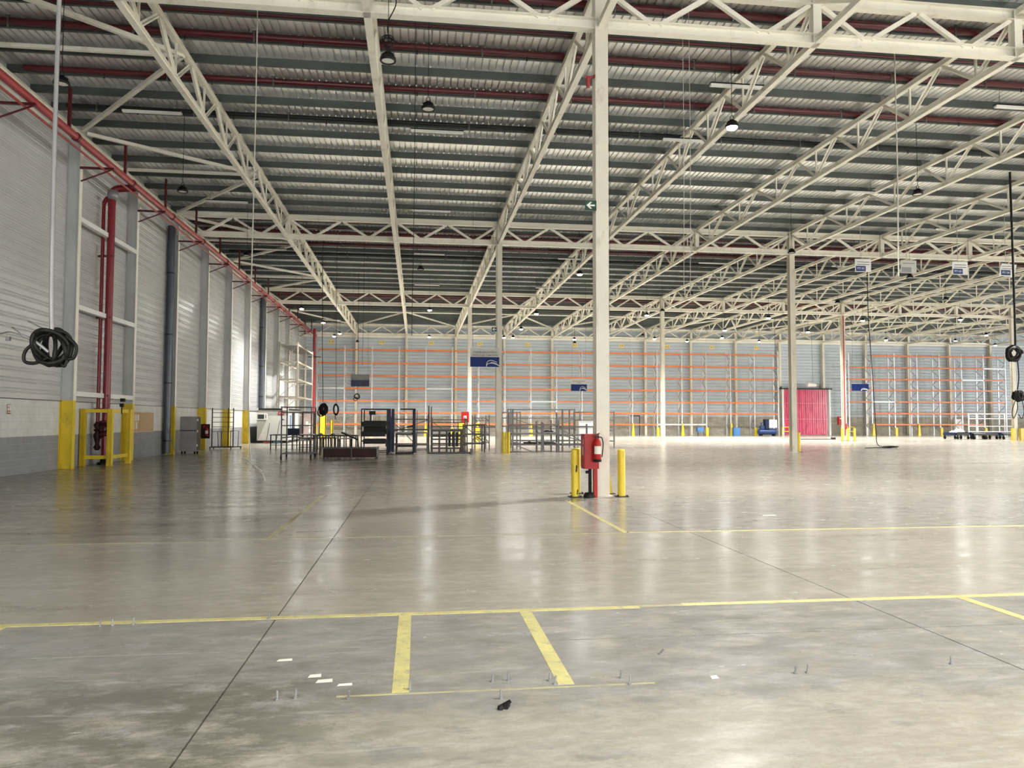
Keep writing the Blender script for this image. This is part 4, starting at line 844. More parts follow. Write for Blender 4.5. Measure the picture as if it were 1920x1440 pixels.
# ------------------------------------------------------------------ carts, tables and racks in the middle of the hall
def frame(name, label, cat, x0, x1, y0, y1, h, levels, mat, t=0.05, casters=0.0, solid=(), slats=(), diags=(), hs=None, rz=0.0, group=None, shelfmat=None):
    """post-and-rail frame: levels are rail heights, solid / slats pick the levels with a deck"""
    cx, cy = (x0 + x1) / 2, (y0 + y1) / 2; a, b = (x1 - x0) / 2, (y1 - y0) / 2
    o = thing(name, label, cat, (cx, cy, 0), rz, group); sm = shelfmat or mat
    cs = [(-a, -b), (a, -b), (a, b), (-a, b)]
    for k, (x, y) in enumerate(cs):
        hh = (hs or [h] * 4)[k]
        part('post', MB().box(x - t / 2, x + t / 2, y - t / 2, y + t / 2, casters, hh), mat, o)
        if casters: part('caster', MB().cyl((x - 0.025, y, casters * 0.45), (x + 0.025, y, casters * 0.45), casters * 0.45, 12).box(x - 0.03, x + 0.03, y - 0.02, y + 0.03, casters * 0.45, casters), BLACK, o)
    for j, z in enumerate(levels):
        z4 = z if isinstance(z, (tuple, list)) else (z, z)            # front and back height
        mb = MB(); ps = [(-a, -b, z4[0]), (a, -b, z4[0]), (a, b, z4[1]), (-a, b, z4[1])]
        for k in range(4): mb.bar(ps[k], ps[(k + 1) % 4], t * 0.8, t * 0.8)
        part('rail', mb, mat, o)
        if j in solid:
            mb = MB(); mb._add([(-a, -b, z4[0]), (a, -b, z4[0]), (a, b, z4[1]), (-a, b, z4[1]), (-a, -b, z4[0] + 0.03), (a, -b, z4[0] + 0.03), (a, b, z4[1] + 0.03), (-a, b, z4[1] + 0.03)], [(0, 3, 2, 1), (4, 5, 6, 7), (0, 1, 5, 4), (1, 2, 6, 5), (2, 3, 7, 6), (3, 0, 4, 7)])
            part('shelf', mb, sm, o)
        if j in slats:
            n = max(3, int((x1 - x0) / 0.16))
            for k in range(n):
                x = -a + (k + 0.5) * 2 * a / n; part('roller', MB().bar((x, -b, z4[0]), (x, b, z4[1]), 0.03), sm, o)
    for (p, q) in diags: part('diagonal', MB().bar(p, q, t * 0.55), mat, o)
    return o
frame('cage_cart', 'tall dark tube cart on casters in front of the tables', 'cart', -5.42, -4.25, 31.2, 32.5, 2.12, [0.22, 1.35, 1.88, 2.1], TUBE, 0.045, 0.18)
part('hammock_shelf', MB().tube(smooth_path([(-5.42, 31.25, 0.86), (-4.9, 31.3, 0.9), (-4.6, 31.3, 0.84), (-4.27, 31.25, 0.8)]), 0.03, 6).box(-4.8, -4.3, 31.3, 32.4, 0.74, 0.78), TUBEL, bpy.data.objects['cage_cart']).matrix_parent_inverse = Matrix.Translation((4.835, -31.85, 0))
def table(label, x0, x1, y0, y1, z, legs, mat=DARK, name='work_table'):
    o = thing(name, label, 'table', ((x0 + x1) / 2, (y0 + y1) / 2, 0)); a, b = (x1 - x0) / 2, (y1 - y0) / 2
    part('table_top', MB().box(-a, a, -b, b, z - 0.05, z), mat, o)
    for k in range(legs):
        x = -a + 0.05 + k * (2 * a - 0.1) / (legs - 1)
        for y in (-b + 0.04, b - 0.04): part('leg', MB().box(x - 0.025, x + 0.025, y - 0.025, y + 0.025, 0, z - 0.05), mat, o)
    part('stretcher', MB().bar((-a, -b + 0.04, 0.25), (a, -b + 0.04, 0.25), 0.03), mat, o)
    return o
table('dark steel work table behind the tube cart, closest to the office container', -7.72, -5.4, 41.0, 42.6, 0.80, 5)
table('long dark steel table with many legs right of the tube cart', -4.75, -2.75, 35.4, 36.5, 0.88, 8)
table('low dark table top seen through the tube cart', -5.7, -3.9, 37.5, 38.6, 0.72, 6)
for x, l in ((-4.75, 'small grey metal part lying on the long dark table, left one'), (-4.2, 'small grey metal part lying on the long dark table, right one')):
    tag(part('metal_part', MB().lathe([(0, 0), (0.1, 0.0), (0.09, 0.05), (0.03, 0.08), (0, 0.09)], (x + 0.3, 35.9, 0.88), 10), TUBEL), l, 'part', 'parts on the table')
crate = tag(part('plastic_crate', MB().box(-0.3, 0.3, -0.2, 0.2, 0.0, 0.02).box(-0.3, 0.3, -0.2, -0.17, 0, 0.32).box(-0.3, 0.3, 0.17, 0.2, 0, 0.32).box(-0.3, -0.27, -0.2, 0.2, 0, 0.32).box(0.27, 0.3, -0.2, 0.2, 0, 0.32), DARKBLUE, None, (-6.6, 41.8, 0.80)), 'dark blue plastic crate on the work table by the office container', 'crate')
mt = thing('low_trolley', 'low maroon-sided trolley on the floor in front of the dark flow rack', 'trolley', (-2.62, 31.5, 0))
part('side_panel', MB().box(-1.12, 1.0, -0.52, -0.48, 0.07, 0.43), MAROON, mt); part('side_panel', MB().box(-1.12, 1.0, 0.48, 0.52, 0.07, 0.43), MAROON, mt)
part('deck', MB().box(-1.12, 1.0, -0.48, 0.48, 0.09, 0.12), MAROON, mt); part('top_rim', MB().box(-1.14, 1.02, -0.54, -0.46, 0.43, 0.455).box(-1.14, 1.02, 0.46, 0.54, 0.43, 0.455), TUBE, mt)
part('end_plate', MB().box(1.0, 1.04, -0.55, 0.55, 0.1, 0.48), TUBEL, mt); part('end_plate', MB().box(-1.16, -1.12, -0.55, 0.55, 0.1, 0.46), TUBEL, mt)
for x in (-1.08, 0.98):
    for y in (-0.5, 0.5): part('caster', MB().cyl((x - 0.02, y, 0.05), (x + 0.02, y, 0.05), 0.05, 10), BLACK, mt)
part('mid_rib', MB().box(-0.02, 0.02, -0.53, -0.52, 0.07, 0.43), TUBE, mt)
fr = frame('flow_rack', 'black flow rack with slanted shelves and a small screen', 'rack', -2.5, -1.35, 34.6, 36.4, 2.1, [0.12, (0.62, 0.62), (0.95, 1.12), (1.32, 1.5), 2.08], DARK, 0.05, 0.08, solid=(1, 2, 3), shelfmat=BLACK)
part('shelf_lip', MB().box(-0.55, 0.5, -0.95, -0.9, 1.28, 1.5).box(-0.55, 0.5, -0.95, -0.9, 0.84, 1.05), BLACK, fr)
part('back_panel', MB().box(-0.5, 0.5, -0.2, -0.17, 0.95, 1.55), BLACK, fr); part('lower_bin', MB().box(-0.5, 0.5, -0.85, 0.2, 0.5, 0.72), BLACK, fr)
part('screen', MB().box(-0.28, 0.02, -0.3, -0.26, 1.82, 2.0), BLACK, fr); part('screen_arm', MB().bar((-0.2, -0.28, 1.5), (-0.2, -0.28, 1.82), 0.08, 0.03), DARK, fr)
for x, y in ((0.62, 0.5), (0.78, 0.85)): part('blue_post', MB().box(x - 0.07, x + 0.07, y - 0.07, y + 0.07, 0.05, 2.12), DARKBLUE, fr)
part('side_brace', MB().bar((0.52, -0.85, 0.4), (0.62, 0.5, 0.95), 0.04).bar((0.52, -0.85, 1.1), (0.62, 0.5, 1.4), 0.04), DARK, fr)
ss = thing('tube_stand', 'small grey tube stand beside the black flow rack', 'stand', (-3.25, 34.7, 0)); part('top', MB().box(-0.25, 0.3, -0.2, 0.2, 0.72, 0.76), TUBEL, ss)
for x in (-0.22, 0.27):
    for y in (-0.17, 0.17): part('leg', MB().box(x - 0.02, x + 0.02, y - 0.02, y + 0.02, 0, 0.72), TUBE, ss)
part('chute', MB().bar((-0.1, -0.2, 1.02), (0.62, -0.3, 0.7), 0.28, 0.06).bar((0.6, -0.3, 0.75), (0.66, -0.3, 0.1), 0.24, 0.05), BLACK, ss)
f2 = frame('black_cart', 'black bench cart with a tall mast and arm right of the flow rack', 'cart', -0.96, -0.18, 35.4, 36.8, 0.98, [0.06, 0.35, (0.92, 0.98)], DARK, 0.06, 0, solid=(0, 2), hs=[0.95, 2.08, 2.08, 0.98], shelfmat=BLACK)
part('mast', MB().box(0.36, 0.50, -0.6, -0.46, 0.05, 2.1).box(0.55, 0.58, -0.2, -0.17, 0.3, 2.05), DARKBLUE, f2); part('arm', MB().box(-0.22, 0.5, -0.6, -0.4, 2.06, 2.12), BLACK, f2); part('handle', MB().bar((0.1, -0.6, 1.25), (0.4, -0.6, 1.3), 0.06), BLACK, f2)
frame('stillage', 'grey-brown tube stillage with one raised corner post behind the black cart', 'stillage', -1.4, 0.62, 40.6, 42.6, 1.65, [0.25, 1.05, 1.62], TUBE, 0.07, 0, diags=(((-1.0, -1.0, 0.9), (1.0, -1.0, 1.6)), ((-1.0, -1.0, 1.6), (0.2, -1.0, 0.4))), hs=[1.75, 2.35, 1.9, 1.7], group='tube stillages')
frame('stillage', 'low grey tube stand in front of the raised-post stillage', 'stillage', -0.05, 0.5, 37.0, 38.6, 0.98, [0.12, 0.95], TUBEL, 0.05, 0, group='tube stillages')
gcg = thing('mesh_cage', 'dark mesh-sided cage of stacked tube frames left of the second-row column', 'cage', (1.45, 37.2, 0))
for k, x in enumerate((-0.72, -0.36, 0.0, 0.36, 0.72)): [part('upright', MB().box(x - 0.03, x + 0.03, sy - 0.03, sy + 0.03, 0.0, 1.08), TUBE, gcg) for sy in (-0.47, 0.47)]
for z in (0.2, 0.42, 0.64, 0.86, 1.05): part('rung', MB().bar((-0.75, -0.47, z), (0.75, -0.47, z), 0.045).bar((-0.75, 0.47, z), (0.75, 0.47, z), 0.045), TUBE, gcg)
part('top_bar', MB().box(-0.78, 0.78, -0.55, 0.55, 1.08, 1.13), TUBE, gcg)
for x in (0.12, 0.3, 0.48): part('clamp_block', MB().box(x - 0.06, x + 0.06, -0.53, -0.42, 0.3, 1.0), DARK, gcg)
frame('stillage', 'open tube stillage with slanted top rails behind the mesh cage', 'stillage', 0.75, 2.55, 38.6, 40.4, 1.6, [0.3, 0.75, (1.25, 1.1), (1.6, 1.45)], TUBE, 0.055, 0, diags=(((-0.9, -0.9, 1.5), (0.6, -0.9, 0.4)),), hs=[1.7, 1.65, 1.75, 2.3], group='tube stillages')
pf = thing('steel_pallet', 'flat steel frame with short stub posts lying on the floor before the mesh cage', 'frame', (1.5, 35.2, 0))
part('rail', MB().bar((-0.98, -0.3, 0.06), (1.0, -0.45, 0.06), 0.08, 0.06), TUBE, pf); part('rail', MB().bar((-0.5, 0.35, 0.06), (1.0, 0.2, 0.06), 0.08, 0.06), TUBE, pf); part('cross_rail', MB().bar((1.0, -0.45, 0.06), (1.0, 0.2, 0.06), 0.08, 0.06).bar((-0.98, -0.3, 0.06), (-0.5, 0.35, 0.06), 0.08, 0.06), TUBE, pf)
for x, y in ((-0.96, -0.3), (-0.45, 0.3), (0.05, -0.38), (0.5, 0.25), (0.97, -0.42)): part('stub_post', MB().box(x - 0.03, x + 0.03, y - 0.03, y + 0.03, 0.09, 0.26), TUBE, pf)
part('end_plate', MB().box(0.95, 1.06, -0.52, -0.4, 0.0, 0.27), TUBEL, pf)
frame('stillage', 'grey stillage with a black lower shelf left of the second-row column', 'stillage', 2.34, 3.3, 37.0, 38.4, 1.38, [0.42, 0.88, 1.32], TUBE, 0.07, 0, solid=(0,), diags=(((-0.5, -0.7, 1.3), (0.5, -0.7, 0.45)), ((0.0, -0.7, 0.7), (0.5, -0.7, 0.85))), group='tube stillages', shelfmat=DARK)
frame('roller_rack', 'grey flow rack with sloping roller lanes left of the second-row column', 'rack', 3.0, 3.75, 39.2, 41.2, 1.85, [(0.4, 0.55), (0.82, 0.95), (1.2, 1.35), (1.55, 1.7)], TUBEL, 0.055, 0, slats=(0, 1, 2, 3))
frame('stillage', 'grey-purple stillage with thick posts right of the second-row column', 'stillage', 4.66, 6.1, 36.6, 38.2, 1.4, [0.38, 0.92, 1.36], TUBEL, 0.08, 0, solid=(0, 1), hs=[2.15, 1.5, 1.55, 1.95], diags=(((-0.7, -0.8, 0.4), (0.3, -0.8, 0.02)),), group='tube stillages', shelfmat=TUBE)
frame('stillage', 'grey stillage with a sloping shelf in the middle of the rack group', 'stillage', 6.22, 7.0, 36.9, 39.0, 1.5, [(0.36, 0.5), (0.9, 1.0), 1.36], TUBEL, 0.08, 0, solid=(0, 1), hs=[1.45, 1.6, 1.6, 1.5], group='tube stillages', shelfmat=TUBE)
frame('stillage', 'rightmost grey stillage with diagonal braces left of the red extinguisher cabinet', 'stillage', 7.16, 8.75, 36.7, 38.3, 1.3, [0.36, 0.84, 1.26], TUBEL, 0.08, 0, hs=[2.15, 1.3, 1.4, 2.0], diags=(((-0.8, -0.8, 0.85), (0.6, -0.8, 0.4)), ((-0.7, 0.8, 1.2), (0.7, 0.8, 0.4))), solid=(1,), group='tube stillages', shelfmat=TUBE)
frame('tall_rack', 'tall grey tube rack behind the stillages in the middle of the hall', 'rack', 5.3, 9.0, 42.5, 44.0, 2.25, [0.4, 1.1, 1.7, 2.2], TUBEL, 0.07, 0, diags=(((-1.8, -0.7, 1.7), (0.0, -0.7, 1.1)), ((0.2, -0.7, 1.1), (1.8, -0.7, 1.65))))
frame('tall_rack', 'second tall grey tube rack behind the stillages, nearer the foreground column', 'rack', 9.2, 11.2, 42.0, 43.6, 2.1, [0.4, 1.0, 1.6, 2.05], TUBEL, 0.07, 0, slats=(0,))
frame('tall_rack', 'tall grey tube rack with short lanes right behind the second-row column', 'rack', 4.5, 5.5, 40.0, 41.4, 2.05, [0.35, 0.8, 1.25, 1.7, 2.0], TUBEL, 0.06, 0, slats=(1, 2))
for x, l in ((5.6, 'dark tool block lying on the stillage shelf, left one'), (6.5, 'dark tool block lying on the stillage shelf, right one')):
    tag(part('tool_block', MB().box(-0.3, 0.3, -0.12, 0.12, 0, 0.07).box(-0.05, 0.05, -0.2, 0.2, 0.02, 0.1), BLACK, None, (x, 37.4, 0.99 if x > 6 else 0.42)), l, 'tool')
ac = thing('parts_cabinet', 'pale grey drawer cabinet behind the foreground column', 'cabinet', (9.35, 41.0, 0)); part('body', MB().box(-0.5, 0.5, -0.3, 0.3, 0.0, 1.55), OFFWHITE, ac)
for k in range(4): part('drawer', MB().box(-0.46, 0.46, -0.32, -0.3, 0.2 + 0.32 * k, 0.47 + 0.32 * k), WHITE, ac)
hc = thing('hose_cabinet', 'red fire cabinet on the distant column behind the grey racks', 'cabinet', (XI(2) - 0.35, ROW[2] - 0.3, 1.4)); part('box', MB().box(-0.28, 0.28, -0.15, 0.12, 0, 0.8), REDBOX, hc); part('plate', MB().box(-0.1, 0.1, -0.16, -0.152, 0.3, 0.5), WHITE, hc)
# ------------------------------------------------------------------ dollies on the right
for k, (x, y) in enumerate(((48.2, 60.5), (49.6, 60.3), (51.0, 60.6), (52.4, 60.3))):
    t = thing('flat_dolly', 'low dark flat dolly with casters left of the bright white column, %s from the left' % ORD[k], 'dolly', (x - 1.3, y, 0), 0, 'flat dollies')
    part('bed', MB().box(-0.6, 0.6, -0.9, 0.9, 0.36, 0.5), DARK, t); part('deck_plate', MB().box(-0.55, 0.55, -0.85, 0.85, 0.5, 0.54), TUBEL if k % 2 else DARK, t); [part('end_block', MB().box(sx - 0.04, sx + 0.04, -0.7, 0.7, 0.33, 0.6), DARKBLUE, t) for sx in (-0.64, 0.64)]
    for sx in (-0.5, 0.5):
        for sy in (-0.8, 0.8): part('caster', MB().cyl((sx - 0.04, sy, 0.13), (sx + 0.04, sy, 0.13), 0.13, 12).box(sx - 0.05, sx + 0.05, sy - 0.04, sy + 0.06, 0.2, 0.36), BLACK, t)
tag(part('white_sheet', MB().poly([(46.5, 60.2, 0.605), (47.5, 60.2, 0.605), (47.45, 60.2, 0.72), (47.2, 60.2, 0.88), (47.0, 60.2, 0.76), (46.7, 60.2, 0.70)], 0.7), WHITE), 'white plastic sheet heaped on the left flat dolly', 'sheet')
frame('white_shelf', 'white tube shelving behind the bright column at the right edge', 'shelf', 51.3, 55.0, 63.5, 64.5, 2.3, [0.6, 1.1, 1.8, 2.25], WHITE, 0.07, 0, solid=(2,))
tag(part('floor_bar', MB().box(31.2, 35.2, 60.0, 60.12, 0.0, 0.05).box(35.0, 35.3, 59.95, 60.2, 0.0, 0.16), DARK), 'dark bar lying on the floor before the red curtain', 'bar')
# ------------------------------------------------------------------ hanging cables and coils
def hanging(name, label, cat, pts, r, mat, coils=(), n=8):
    t = thing(name, label, cat, pts[0]); o = Vector(pts[0])
    part('cable', MB().tube([Vector(p) - o for p in smooth_path(pts)], r, n), mat, t)
    for c in coils: part('coil', MB().tube([Vector(p) - o for p in c[0]], c[1], n), mat, t)
    return t
cx, cy, cz = -3.73, 8.2, 2.33
def tilted(R, sx, sz, tilt, dx, dz, dy, n=28):
    out = []
    for k in range(n + 1):
        a = 2 * math.pi * k / n; x = R * sx * math.cos(a); z = R * sz * math.sin(a)
        out.append((cx + dx + x * math.cos(tilt) - z * math.sin(tilt), cy + dy + 0.05 * math.sin(2 * a + dx * 9), cz + dz + x * math.sin(tilt) + z * math.cos(tilt)))
    return out
cl = [(tilted(0.17, 1.0, 1.05, 0.2, 0.0, 0.0, 0.0), 0.021), (tilted(0.16, 0.75, 1.15, -0.5, 0.02, 0.0, 0.03), 0.021), (tilted(0.17, 0.62, 1.1, 0.25, -0.04, 0.0, -0.03), 0.021), (tilted(0.18, 0.9, 0.95, 0.6, 0.03, -0.01, 0.05), 0.021), (tilted(0.15, 0.5, 1.2, -0.2, 0.0, 0.02, 0.06), 0.021), (tilted(0.19, 0.95, 0.85, -0.7, 0.0, 0.0, -0.05), 0.021), (tilted(0.14, 0.8, 1.2, 0.9, 0.02, 0.0, -0.02), 0.02),
      (smooth_path([(cx - 0.12, cy, cz + 0.08), (cx - 0.24, cy, cz - 0.03), (cx - 0.25, cy, cz - 0.14), (cx - 0.15, cy, cz - 0.16), (cx - 0.02, cy, cz - 0.1)]), 0.018), (smooth_path([(cx + 0.14, cy, cz + 0.12), (cx + 0.24, cy, cz + 0.02), (cx + 0.22, cy, cz - 0.1), (cx + 0.14, cy, cz - 0.11)]), 0.018), (smooth_path([(cx + 0.06, cy, cz - 0.12), (cx + 0.13, cy, cz - 0.19), (cx + 0.15, cy, cz - 0.1), (cx + 0.13, cy, cz)]), 0.016)]
hc1 = hanging('cable_coil', 'thick black cable coiled in a bundle hanging at the left near the viewer', 'cable', [(cx - 0.02, cy, ZT), (cx - 0.02, cy, 8.0), (cx - 0.03, cy, 5.0), (cx - 0.02, cy, 3.2), (cx, cy, cz + 0.18)], 0.022, GREY, (), 10)
for pts, r in cl: part('coil_loop', MB().tube([Vector(p) - Vector((cx - 0.02, cy, ZT)) for p in pts], r, 8), BLACK, hc1)
part('cable_end', MB().tube([Vector(p) - Vector((cx - 0.02, cy, ZT)) for p in smooth_path([(cx + 0.0, cy - 0.05, cz - 0.05), (cx - 0.12, cy - 0.06, cz + 0.05), (cx - 0.26, cy - 0.05, cz + 0.12)])], 0.016, 8), GREY, hc1)
part('bare_wires', MB().tube([Vector(p) - Vector((cx - 0.02, cy, ZT)) for p in smooth_path([(cx - 0.26, cy - 0.05, cz + 0.12), (cx - 0.38, cy - 0.05, cz + 0.15), (cx - 0.5, cy, cz + 0.13)])], 0.006, 6).tube([Vector(p) - Vector((cx - 0.02, cy, ZT)) for p in smooth_path([(cx - 0.26, cy - 0.05, cz + 0.12), (cx - 0.34, cy - 0.05, cz + 0.19), (cx - 0.38, cy, cz + 0.2)])], 0.006, 6).tube([Vector(p) - Vector((cx - 0.02, cy, ZT)) for p in smooth_path([(cx - 0.04, cy, cz + 0.17), (cx - 0.15, cy, cz + 0.23), (cx - 0.23, cy, cz + 0.27)])], 0.008, 6).box(-0.38, -0.34, -0.08, -0.05, cz + 0.06 - ZT, cz + 0.1 - ZT), TUBEL, hc1)
ropepts = [(-3.66, 17.15, ZD), (-3.66, 17.15, 8.0), (-3.68, 17.15, 5.0), (-3.70, 17.15, 2.6), (-3.66, 17.15, 1.2), (-3.62, 17.15, 0.7)]
rp = hanging('rope', 'pale rope hanging from the roof with a knotted bundle just above the floor', 'rope', ropepts, 0.014, CABLEW)
o0 = Vector(ropepts[0])
for s in range(4):
    a = 0.02 * s
    part('bundle_loop', MB().tube([Vector(p) - o0 for p in smooth_path([(-3.80 + a, 17.12 + a, 0.76 - a), (-3.66 + a, 17.1 + a, 0.70 - a), (-3.52, 17.12 - a, 0.52 + a), (-3.44 + a, 17.14, 0.46), (-3.50, 17.18, 0.44 + a), (-3.62, 17.2 - a, 0.53 - a), (-3.74, 17.16, 0.68 + a), (-3.80 + a, 17.12 + a, 0.76 - a)])], 0.012, 6), CABLEW, rp)
part('tail', MB().tube([Vector(p) - o0 for p in smooth_path([(-3.46, 17.14, 0.47), (-3.38, 17.13, 0.42), (-3.33, 17.12, 0.33), (-3.31, 17.12, 0.24)])], 0.012, 6), CABLEW, rp)
def coil_at(c, r, n, th): return [(helix(c, r, n, 0.03, 'y', 16, 0.12, 3), th)]
hanging('hanging_cable', 'thin black cable with a large coil hanging above the long dark table, left one', 'cable', [(-5.0, 40.0, ZT), (-4.95, 40, 6.0), (-4.87, 40, 2.5)], 0.016, BLACK, [([(-4.85 + (x + 4.85) * 0.72, y, z) for x, y, z in helix((-4.85, 39.95, 2.12), 0.25, 6.2, 0.03, 'y', 16, 0.22, 3)], 0.032), ([(-4.85 + (x + 4.85) * 0.6, y, z) for x, y, z in helix((-4.83, 39.9, 2.14), 0.14, 6.0, 0.03, 'y', 14, 0.3, 8)], 0.035), (helix((-4.95, 39.95, 1.98), 0.2, 2.0, 0.03, 'y', 16, 0.1, 1), 0.02)])
hanging('hanging_cable', 'thin black cable with a narrow coil above the long dark table, right one', 'cable', [(-4.25, 40.0, ZT), (-4.25, 40, 6.0), (-4.2, 40, 2.4)], 0.012, BLACK, [([(x * 0.45 - 4.21 * 0.55, y, z) for x, y, z in helix((-4.21, 39.95, 2.12), 0.26, 5.2, 0.03, 'y', 16, 0.1, 5)], 0.03), (smooth_path([(-4.2, 40, 1.9), (-4.25, 40, 1.75), (-4.2, 40, 1.6)]), 0.02)])
hanging('hanging_cable', 'small black coil on a thin cable below the dark hanging sign', 'cable', [(-3.9, 49.9, ZT), (-3.88, 49.9, 6.0), (-3.9, 49.9, 3.4)], 0.012, BLACK, [(helix((-3.92, 49.9, 3.12), 0.16, 3.0, 0.03, 'y', 16, 0.15, 2), 0.025), (helix((-4.0, 49.9, 2.95), 0.12, 1.4, 0.03, 'y', 16, 0.1, 2), 0.02)])
hanging('hanging_cable', 'black cable hanging to a loop on the floor right of the hall', 'cable', [(26.0, 40.5, ZT), (26.0, 40.5, 8.0), (26.2, 40.5, 4.0), (26.4, 40.6, 1.2), (26.6, 40.8, 0.25), (27.2, 41.0, 0.05)], 0.022, BLACK, [(helix((27.5, 40.9, 0.04), 0.35, 3.3, 0.02, 'z', 16, 0.15, 2), 0.025), (smooth_path([(25.6, 40.4, 0.03), (26.4, 40.7, 0.03), (27.4, 40.7, 0.03)]), 0.025)])
hanging('hanging_cable', 'thick black cable with two big coils at the right edge', 'cable', [(22.7, 26.0, ZT), (22.72, 26, 8.0), (22.72, 26, 5.0), (22.7, 26, 4.4)], 0.04, BLACK, [(helix((22.66, 25.95, 4.18), 0.26, 5.5, 0.03, 'y', 18, 0.16, 2), 0.04), (helix((22.62, 25.93, 4.22), 0.17, 2.5, 0.03, 'y', 18, 0.2, 7), 0.035), (smooth_path([(22.78, 26, 4.0), (22.82, 26, 3.3), (22.75, 26, 2.8)]), 0.02), (helix((22.80, 25.95, 2.55), 0.17, 5.5, 0.03, 'y', 18, 0.25, 4), 0.035), (helix((22.80, 25.93, 2.57), 0.09, 4.5, 0.03, 'y', 14, 0.3, 5), 0.04), (smooth_path([(22.7, 26, 2.5), (22.5, 26, 2.0), (22.55, 26, 1.7), (22.72, 26, 2.05), (22.72, 26, 2.3)]), 0.014), (smooth_path([(22.9, 26, 2.5), (23.0, 26, 2.0), (22.9, 26, 1.7), (22.76, 26, 1.85)]), 0.014)])
lc = hanging('hanging_cable', 'tangled black lamp cable hanging at the top left of the second truss line', 'cable', [(-0.62, 15.3, ZT), (-0.58, 15.3, 10.6), (-0.5, 15.3, 10.2), (-0.66, 15.25, 9.75), (-0.64, 15.25, 9.4)], 0.012, BLACK, [(helix((-0.6, 15.25, 10.75), 0.13, 3.6, 0.02, 'y', 16, 0.25, 4), 0.011), (helix((-0.66, 15.22, 9.35), 0.11, 2.4, 0.02, 'y', 16, 0.25, 6), 0.012)])
for x, y, z, l, m, r in ((-0.11, 16.2, 3.4, 'thin black wire hanging straight down between the second and third trusses', BLACK, 0.008), (5.97, 16.2, 4.6, 'left thin pale wire hanging right of the foreground column', CABLEW, 0.006), (6.12, 16.2, 4.4, 'right thin pale wire hanging right of the foreground column', CABLEW, 0.006), (11.9, 17.2, 5.2, 'pale rope hanging from the roof at the right of the picture', CABLEW, 0.016), (30.5, 61.0, 0.6, 'thin dark wire hanging before the red curtain', BLACK, 0.015), (-2.6, 36.4, 4.2, 'thin dark wire left of the second truss', BLACK, 0.008), (5.75, 22.0, 4.5, 'thin dark wire left of the foreground column', BLACK, 0.007)):
    hanging('hanging_wire', l, 'wire', [(x, y, ZT), (x + 0.01, y, (ZT + z) / 2), (x - 0.02, y, z)], r, m, (), 6)
# ------------------------------------------------------------------ hanging signs
def car_outline(w, h):
    mb = MB()
    def stroke(pts, r):
        mb.tube([(a * w, -0.012, b * h) for a, b in smooth_path2(pts)], r * w, 5)
    return mb, stroke
def smooth_path2(p): return [(q.x, q.z) for q in smooth_path([(a, 0, b) for a, b in p], 6)]
def blue_sign(label, x, y, z, w, h, lines, text=None, dull=False, top=True):
    t = thing('hanging_sign', label, 'sign', (x, y, z), 0, 'hanging bay signs')
    hb_ = h * (0.53 if top else 1.0)
    if top: part('white_field', MB().box(-w / 2, w / 2, 0, 0.02, hb_ - h / 2, h / 2), paint('sign_dull', (0.20, 0.20, 0.19), 0.5) if dull else OFFWHITE, t)
    part('blue_field', MB().box(-w / 2, w / 2, -0.002, 0.02, -h / 2, hb_ - h / 2), paint('sign_dark_navy', (0.006, 0.012, 0.07), 0.4) if dull else SIGNBLUE, t)
    mb = MB(); b0 = -h / 2
    for pts in ([(0.05, 0.02), (0.10, 0.16), (0.22, 0.20), (0.36, 0.16), (0.46, 0.08)], [(0.05, 0.03), (0.07, 0.22), (0.14, 0.33), (0.26, 0.34), (0.42, 0.25)], [(0.20, 0.24), (0.32, 0.22), (0.43, 0.14), (0.49, 0.05)]):
        mb.tube([(a * w, -0.006, b0 + b * h) for a, b in smooth_path2(pts)], 0.012 * w, 5)
    part('car_outline', mb, TUBE if dull else WHITE, t)
    if text:
        for k, s in enumerate(text): lettering(s, h * 0.125, BLACK, t, (0, -0.004, h * 0.28 - k * h * 0.16))
    else:
        for k, (lw) in enumerate(lines): part('faded_lettering', MB().box(-lw * w / 2, lw * w / 2, -0.003, 0, h * 0.24 - k * h * 0.14, h * 0.24 - k * h * 0.14 + h * 0.06), GREY, t)
    for sx in (-0.42, 0.42): part('wire', MB().cyl((sx * w, 0.01, h / 2), (sx * w, 0.01, ZT - z), 0.006, 5), DARK, t)
    return t
blue_sign('large blue and white hanging sign with a car outline beside the second-row column', 2.86, 32.0, 4.27, 1.25, 0.80, (), ('COLINES DELANTEROS', 'CROSSLAND Y AIRCROSS'))
blue_sign('dull grey and dark blue hanging sign in front of the left far rack', -3.58, 48.0, 4.06, 1.14, 0.76, (0.8, 0.3), None, True)
blue_sign('blue and white hanging sign left of the foreground column', 10.9, 50.0, 4.0, 1.1, 0.85, (0.75, 0.25))
blue_sign('plain dark blue hanging sign right of the column with red pipe', 36.4, 58.0, 4.35, 1.5, 0.55, (), None, False, False)
